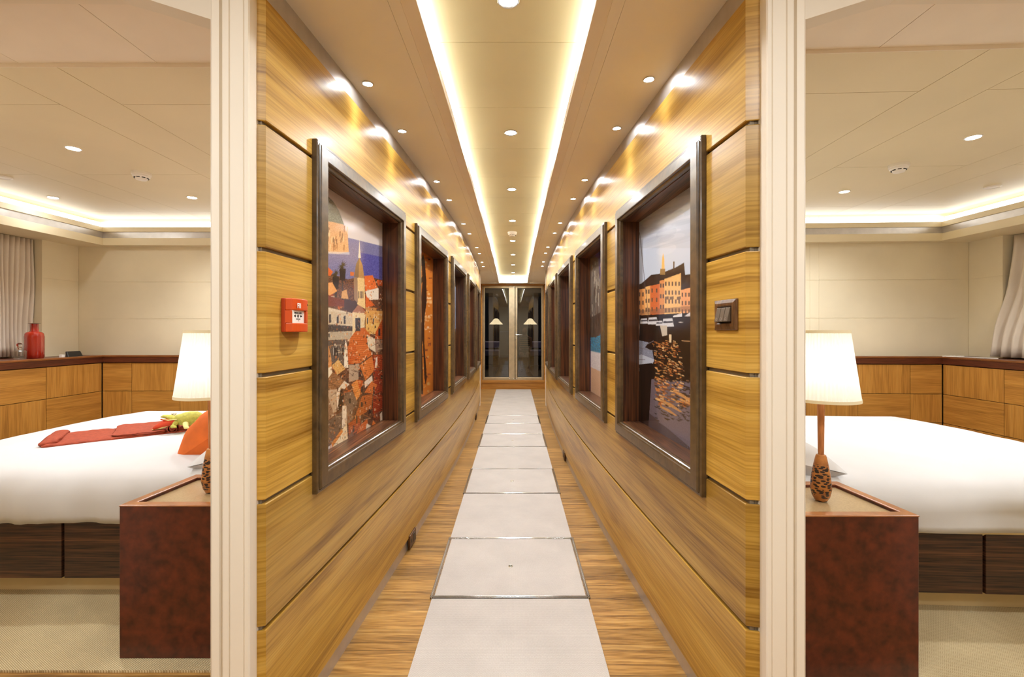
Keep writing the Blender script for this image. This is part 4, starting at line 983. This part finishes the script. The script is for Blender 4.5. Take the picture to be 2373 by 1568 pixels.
    m = MB(T); m.lathe([(.119 + (.087 - .119) * f, zb + .006 + (zt - zb - .012) * f) for f in span(0, 1, 6)], c, N, False, wob); sh = m.build('lamp_shade', M_SHADE, t)
    m = MB(T); m.lathe([(.1230, zb), (.1225, zb + .011)], c, 60, False); m.lathe([(.1175, zb), (.1230, zb)], c, 60, False); m.build('lower_trim', M_BAND, sh, smooth=.5)
    m = MB(T); m.lathe([(.0915, zt - .011), (.0905, zt)], c, 60, False); m.build('upper_trim', M_BAND, sh, smooth=.5)
    m = MB(T); m.lathe([(.011, .43), (.024, .47), (.030, .50), (.022, .53), (.004, .54)], c, 16); m.build('bulb', emit('lamp_bulb_' + sfx, WARM, 8), t, smooth=.8)
    light('lamp_glow', 'POINT', T(c + Vector((0, 0, .50))), 2.4, (1, .92, .78), t, .035)

    # ---------------- bed
    T = TC
    X0, X1 = -.81, -2.80
    t = thing('bed', 'double bed with striped ebony drawers on a beige plinth, in the ' + which, 'bed', tuple(T((-1.8, 2.75, .006))))
    m = MB(T); m.box(X1 + .12, X0, 2.03, 3.44, .0065, .092); m.build('plinth', M_PLINTH, t)
    m = MB(T); m.box(X1 + .04, X0, 1.996, 3.48, .090, .33); m.build('box_base', M_DARK, t)
    for a, b in ((X1 + .03, -1.962), (-1.950, X0)):
        m = MB(T); m.box(a, b, 1.972, 1.994, .089, .332); m.build('drawer_front', M_EBONYH, t, bevel=.002)
    m = MB(T); m.box(X1 + .028, X1 + .045, 1.98, 3.48, .089, .332); m.build('foot_panel', M_EBONYH, t)
    m = MB(T); m.box(X1 + .05, X0, 1.968 if not left else 1.99, 3.47, .318 if not left else .332, .50); m.build('mattress', M_MATT, t, bevel=.03, seg=3)
    m = MB(T); m.box(X0 - .002, -.786, 1.95, 3.55, .0065, .90); m.build('headboard', M_LEATHER, t, bevel=.01)
    # duvet: one sheet rolled over the near side, the foot and the far side
    nx, npf = 90, 64
    zlow = .345 if left else .352
    pr = [(1.945, zlow), (1.935, .38), (1.935, .43), (1.94, .47), (1.955, .505), (1.985, .532), (2.03, .550), (2.12, .562), (2.3, .570), (2.6, .576), (2.9, .574), (3.2, .566), (3.36, .556), (3.44, .538), (3.49, .50), (3.51, .45), (3.515, .36)]
    L = [0]
    for a, b in zip(pr, pr[1:]): L.append(L[-1] + math.hypot(b[0] - a[0], b[1] - a[1]))
    def prof(s):
        s *= L[-1]
        for i in range(len(pr) - 1):
            if s <= L[i + 1] + 1e-9:
                f = (s - L[i]) / (L[i + 1] - L[i]); return (pr[i][0] + (pr[i + 1][0] - pr[i][0]) * f, pr[i][1] + (pr[i + 1][1] - pr[i][1]) * f)
    sd = 3.7 if left else 8.1
    rings = []
    for i in range(nx + 1):
        f = i / nx; row = []
        for j in range(npf + 1):
            g = j / npf; g = .5 * g + .5 * (g * g * (3 - 2 * g)) if False else g
            y, z = prof(g); x = X0 + .01 + (X1 - X0 - .02) * min(f / .955, 1.0)
            foot = 0
            if f > .90:                                   # roll over the foot end
                e = (f - .90) / .10; foot = 1 - math.cos(e * PI / 2); z = z - (z - .36) * min(1, foot ** 1.2) if z > .36 else z
                x -= .0
            n1 = noise.noise(Vector((x * 3.2 + sd, y * 5, z * 5))); n2 = noise.noise(Vector((x * 9 + sd, y * 6 + 3, z * 3))); n3 = noise.noise(Vector((x * 15, sd, 0)))
            side = max(0, min(1, (.55 - z) / .15)) if y < 2.1 else 0
            if left: y += side * (.020 * n3 + .014 * n1) ; z += (1 - side) * (.005 * n1 + .002 * n2) + side * .004 * n2
            else:
                n4 = noise.noise(Vector((x * 2.2 + 4 + y * 3, y * 13 + z * 15 + sd, z * 8))); y += side * (.024 * n4 + .016 * n1); z += (1 - side) * (.004 * n1 + .006 * (abs(noise.noise(Vector((x * 2.5 + y * 1.2 + sd, y * 9 - x * 2.5, 1)))) - .2) * min(1, max(0, (3.3 - y) / .4)) * min(1, max(0, (f - 0) if f < .86 else (.9 - f) * 10)))
                z += side * .006 * n1
            row.append((x, y, z))
        rings.append(row)
    m = MB(T); m.loft(rings, False, False)
    dv = m.build('duvet', M_LINEN, loc=T((-1.8, 2.75, .57)), smooth=1.2)
    so = dv.modifiers.new('thick', 'SOLIDIFY'); so.thickness = .012; so.offset = 1 if False else -1
    tag(dv, 'white duvet spread over the bed, in the ' + which, 'duvet')
    def pillow(nmx, mat, c, u, v, w, h, th, lab, cat, pinch=.05, sd=1.0, crease=.008):
        u = Vector(u).normalized(); v = Vector(v); v = (v - u * v.dot(u)).normalized(); n = u.cross(v); c = Vector(c); K = 28
        def sheet(sgn):
            out = []
            for j in range(K + 1):
                r = []
                for i in range(K + 1):
                    a = -1 + 2 * i / K; b = -1 + 2 * j / K
                    a2 = a * (1 - pinch * (1 - a * a) * 0 - pinch * (1 - b * b) * abs(a)); b2 = b * (1 - pinch * (1 - a * a) * abs(b))
                    d = th * max(0, (1 - a ** 4) * (1 - b ** 4)) ** .55 + crease * noise.noise(Vector((a * 3 + sd, b * 3, sgn))) * (1 - a * a) * (1 - b * b) * 2 + .004 * noise.noise(Vector((a * 8 + sd, b * 2 + a * 3, 1)))
                    r.append(tuple(c + u * (a2 * w / 2) + v * (b2 * h / 2) + n * (sgn * d)))
                out.append(r)
            return out
        m = MB(T); m.loft(sheet(1), False, False); m.loft(sheet(-1), False, False)
        o = m.build(nmx, mat, loc=T(c), smooth=1.4); tag(o, lab, cat, None); return o
    pillow('pillow', M_LINEN, (-1.14, 2.34, .62), (0, 1, 0), (.97, 0, .18), .72, .58, .10, 'white pillow by the headboard on the bed in the ' + which + ', nearer the nightstand', 'pillow', .06, 2)
    pillow('pillow', M_LINEN, (-1.10, 3.08, .71), (0, 1, 0), (.80, 0, .52), .66, .56, .085, 'white pillow by the headboard on the bed in the ' + which + ', behind the first', 'pillow', .06, 5)

    # ---------------- curtain
    K = 280; rows = []
    for j in range(13):
        g = j / 12; z = 1.894 - (1.894 - .960) * g; row = []
        for i in range(K + 1):
            f = i / K
            if left:
                y = 3.672 - .9 * f + .01 * math.sin(g * 3 + f * 20); amp = .013 + .009 * noise.noise(Vector((f * 14, 1, g * .6)))
                x = -3.895 + amp * math.sin(2 * PI * f * 27 + 1.4 * noise.noise(Vector((f * 4, g * 1.5, 3)))) + .02 * g * noise.noise(Vector((f * 5, g * 2, 7)))
            else:
                y = (3.705 - .012 * math.sin(g * 6)) - .85 * f + (.05 * g ** 1.5) * (1 - f); amp = (.014 + .012 * g) * (1 + .5 * noise.noise(Vector((f * 7, 2, g))))
                x = -3.885 + .115 * g ** 1.2 + amp * math.sin(2 * PI * f * 12 + 1.2 * g * noise.noise(Vector((f * 3, g, 3)))) + .02 * noise.noise(Vector((f * 6, g * 3, 7)))
            row.append((x, y, z))
        rows.append(row)
    m = MB(T); m.loft(rows, False, False); cu = m.build('curtain', M_SATIN, loc=T((-3.89, 3.3, .96)), smooth=1.4)
    so = cu.modifiers.new('thick', 'SOLIDIFY'); so.thickness = .003
    tag(cu, 'pale satin curtain hanging in folds beside the orange vase' if left else 'pale satin curtain swept aside above the shelf with the white cable', 'curtain')
    return pillow
pillow = cabin(TL, True)
cabin(TR, False)

# ------------------------------------------------------------------ things only in the cabin with the red throw
pillow('cushion', M_ORANGE, (-1.385, 2.37, .675), (.10, 1, .0), (.62, 0, .40), .48, .46, .15, 'orange cushion leaning on the white pillows beside the red throw', 'cushion', .04, 3, .016)
c = (-3.68, 3.49, .953 - .005)
t = thing('vase', 'orange-red glass bottle vase on the window shelf by the curtain', 'vase', c)
m = MB(); m.lathe([(.050, 0), (.0555, .008), (.0565, .03), (.0565, .165), (.053, .188), (.044, .20), (.028, .205), (.0245, .212), (.0245, .262), (.0265, .266)], c, 36, False); m.lathe([(.05, 0), (.001, .0005)], c, 36, False); m.build('body', M_VASE, t, smooth=.8)
m = MB(); m.lathe([(.0235, .265), (.0355, .2665), (.0358, .269), (.0225, .2695)], c, 36, False); m.build('rim_flange', plain('dark_olive_rim', (92, 84, 60), .3), t, smooth=.5)
c = (-3.60, 3.31, .953); t = thing('perfume_bottle', 'small clear glass bottle with a ball stopper next to the orange vase', 'bottle', c)
m = MB(); m.lathe([(.032, 0), (.037, .004), (.0385, .058), (.034, .063), (.012, .064), (.011, .075)], c, 28); m.build('body', M_THIN, t, smooth=.6)
m = MB(); m.lathe([(.009, .070), (.010, .080), (.018, .083), (.010, .087), (.0155, .096), (.017, .104), (.0145, .113), (.006, .119)], c, 24); m.build('stopper', M_CLEAR, t, smooth=.8)
c = (-3.545, 3.66, .948); t = thing('phone_dock', 'small black box standing on the window shelf near the corner', 'phone dock', c)
m = MB(); m.hexa([(-3.550, 3.600, .948), (-3.524, 3.600, .948), (-3.524, 3.724, .948), (-3.550, 3.724, .948), (-3.556, 3.604, .996), (-3.545, 3.604, .996), (-3.545, 3.720, .996), (-3.556, 3.720, .996)]); m.build('case', M_BLACK, t, bevel=.004)
m = MB(); m.box(-3.575, -3.553, 3.575, 3.598, .948, .972); m.build('plug', M_WPLAST, t)
# white cable on the other shelf
m = MB(TR); m.tube([(-3.60 + .035 * math.cos(a) + .01 * a, 3.80 + .012 * math.sin(a) , .957 + .002 * (a % 1)) for a in span(0, 4 * PI, 50)] + [(-3.56, 3.74, .955), (-3.60, 3.66, .953), (-3.66, 3.60, .952)], .0035, 8)
tag(m.build('cable', M_WPLAST, loc=TR((-3.6, 3.8, .95)), smooth=1), 'coiled white cable lying on the corner of the window shelf', 'cable')

# rust red throw, folded over itself and rolled at one end
Ux = Vector((.80, .60, 0)).normalized(); Vx = Vector((-.60, .80, 0)); O0 = Vector((-2.335, 2.245, .575))
def cloth(m, a0, a1, w0, w1, z0, z1, n=26, sd=0.):
    rings = []
    for i in range(n + 1):
        f = i / n; a = a0 + (a1 - a0) * f; e = min(1, f * n / 1.5, (1 - f) * n / 1.5 + .35) if n else 1; r = []
        for j in range(24):
            th = 2 * PI * j / 24; cw = math.copysign(abs(math.cos(th)) ** .35, math.cos(th)); cz = math.copysign(abs(math.sin(th)) ** .6, math.sin(th))
            w = (w0 + w1) / 2 + (w1 - w0) / 2 * cw * (.93 + .07 * e); z = (z0 + z1) / 2 + (z1 - z0) / 2 * cz * (.4 + .6 * e)
            k = noise.noise(Vector((a * 22 + sd, w * 9, 0))) * .006 if z > (z0 + z1) / 2 else 0
            r.append(tuple(O0 + Ux * (a + .012 * noise.noise(Vector((w * 12, sd, 1)))) + Vx * (w + .01 * noise.noise(Vector((a * 9, sd, 5)))) + Vector((0, 0, z + k))))
        rings.append(r)
    m.loft(rings)
t = thing('throw', 'rust red woollen throw folded across the white bed', 'blanket', tuple(O0))
m = MB(); cloth(m, 0, .58, .0, .34, -.004, .022); cloth(m, -.01, .06, .02, .35, .0, .036, 8, 4.); m.build('single_layer', M_THROW, t, smooth=1.2)
m = MB()
for i, (a0, z) in enumerate(((.26, .012), (.27, .018), (.265, .024))): cloth(m, a0, .49, .0, .34, z, z + .010, 20, i * 3.)
m.build('folded_stack', M_THROW, t, smooth=1.2)
m = MB(); sp = [(.033 - .0018 * k * .45) for k in range(40)]
rings = []
for w in (0, .33):
    rr = [O0 + Ux * (.52 + r * math.cos(k * .42)) + Vx * (w + .002 * (k % 3)) + Vector((0, 0, .033 + r * math.sin(k * .42))) for k, r in enumerate(sp)]
    rr2 = [O0 + Ux * (.52 + (r - .0042) * math.cos(k * .42)) + Vx * w + Vector((0, 0, .033 + (r - .0042) * math.sin(k * .42))) for k, r in enumerate(sp)]
    rings.append([tuple(p) for p in rr + rr2[::-1]])
m.loft(rings); m.tube([O0 + Ux * .52 + Vx * .004 + Vector((0, 0, .04)), O0 + Ux * .52 + Vx * .32 + Vector((0, 0, .04))], .017, 14)
cloth(m, .54, .66, .02, .32, .0, .045, 10, 9.); m.build('rolled_end', M_THROW, t, smooth=1.2)

# plush crocodile on the throw
def PP(u, v, y): return at(u, v, y)
t = thing('plush_crocodile', 'lime green plush crocodile with an open red mouth lying on the red throw', 'plush toy', tuple(at(420, 985, 2.58)))
Y = 2.57; k = Y / F
m = MB(); m.tube([at(402, 972, Y), at(408, 970, Y), at(416, 971, Y + .01), at(428, 971, Y + .02), at(442, 969, Y + .03), at(456, 968, Y + .04), at(470, 970, Y + .06), at(490, 968, Y + .08), at(506, 972, Y + .1)], [.012, .022, .031, .038, .041, .038, .028, .018, .008], 16, 1.0); bd = m.build('body', M_GREEN, t, smooth=1.2)
m = MB(); m.tube([at(374, 965.5, Y - .01), at(378, 964.5, Y - .01), at(386, 965, Y), at(396, 966.5, Y), at(406, 968.5, Y), at(414, 970, Y)], [.006, .014, .017, .022, .024, .02], 14, .62); hd = m.build('upper_jaw', M_GREEN, t, smooth=1.2)
m = MB(); m.tube([at(374, 971.5, Y - .01), at(384, 972.5, Y - .01), at(396, 972.5, Y - .01), at(412, 972, Y)], [.010, .016, .019, .016], 12, .35); m.build('mouth_roof', M_MOUTH, hd, smooth=1.2)
m = MB(); m.tube([at(356, 993, Y - .03), at(364, 989, Y - .025), at(378, 983, Y - .015), at(394, 978, Y - .01), at(410, 975, Y)], [.010, .018, .024, .026, .020], 12, .75); lj = m.build('lower_jaw_lining', M_MOUTH, t, smooth=1.2)
m = MB(); m.tube([at(353.5, 995.5, Y - .03), at(362, 994, Y - .03), at(374, 991.5, Y - .03), at(385, 988, Y - .02), at(400, 982, Y - .01)], [.004, .005, .005, .006, .006], 8, .8); m.build('jaw_edge', M_PALE, lj, smooth=1.2)
m = MB(); m.tube([at(377, 971, Y - .027), at(390, 973.5, Y - .03), at(402, 972, Y - .032), at(410, 971.5, Y - .03)], [.003, .004, .004, .003], 8, .8); m.build('teeth_trim', M_PALE, hd, smooth=1.2)
for a, b in (((408, 978), (400, 988)), ((430, 980), (431, 990)), ((458, 976), (461, 984))):
    m = MB(); m.tube([at(*a, Y - .015), at((a[0] + b[0]) / 2, (a[1] + b[1]) / 2 + 1, Y - .03), at(*b, Y - .04), at(b[0] + 8, b[1] + 1, Y - .045)], [.014, .013, .012, .006], 10, .8); m.build('leg', M_PALE if a[0] == 430 else M_GREEN, t, smooth=1.2)
for u in (400, 406):
    m = MB(); e = at(u, 958.5, Y + .01); m.lathe([(.002, -.006), (.007, -.003), (.0075, .002), (.005, .006), (.001, .008)], e, 12); ey = m.build('eye', M_WPLAST, hd, smooth=1)
    m = MB(); m.lathe([(.001, -.002), (.003, 0), (.001, .003)], e + Vector((-.002, -.007, .001)), 8); m.build('pupil', M_INK, ey, smooth=1) if False else None

# ------------------------------------------------------------------ camera, world, view
cam = bpy.data.cameras.new('camera'); cam.sensor_width = 36; cam.sensor_fit = 'HORIZONTAL'; cam.lens = F * 36 / 2373
cam.shift_x = -(CX - 1186.5) / 2373; cam.shift_y = -(784 - CY) / 2373; cam.clip_start = .02
co = bpy.data.objects.new('camera', cam); co.location = (0, 0, CH); co.rotation_euler = (PI / 2, 0, 0); COL.objects.link(co); S.camera = co
w = bpy.data.worlds.new('night'); w.use_nodes = True; S.world = w
w.node_tree.nodes['Background'].inputs[0].default_value = (.02, .022, .03, 1); w.node_tree.nodes['Background'].inputs[1].default_value = .3
vs = S.view_settings; vs.view_transform = 'Standard'; vs.look = 'None'; vs.gamma = 1; vs.use_curve_mapping = False
vs.exposure = 0.72
S.cycles.max_bounces = 10; S.cycles.diffuse_bounces = 6; S.cycles.glossy_bounces = 4; S.cycles.transparent_max_bounces = 12
S.cycles.sample_clamp_indirect = 4; S.cycles.use_denoising = True; S.cycles.caustics_reflective = False; S.cycles.caustics_refractive = False
for o in bpy.data.objects:
    if '_o' in o: del o['_o']
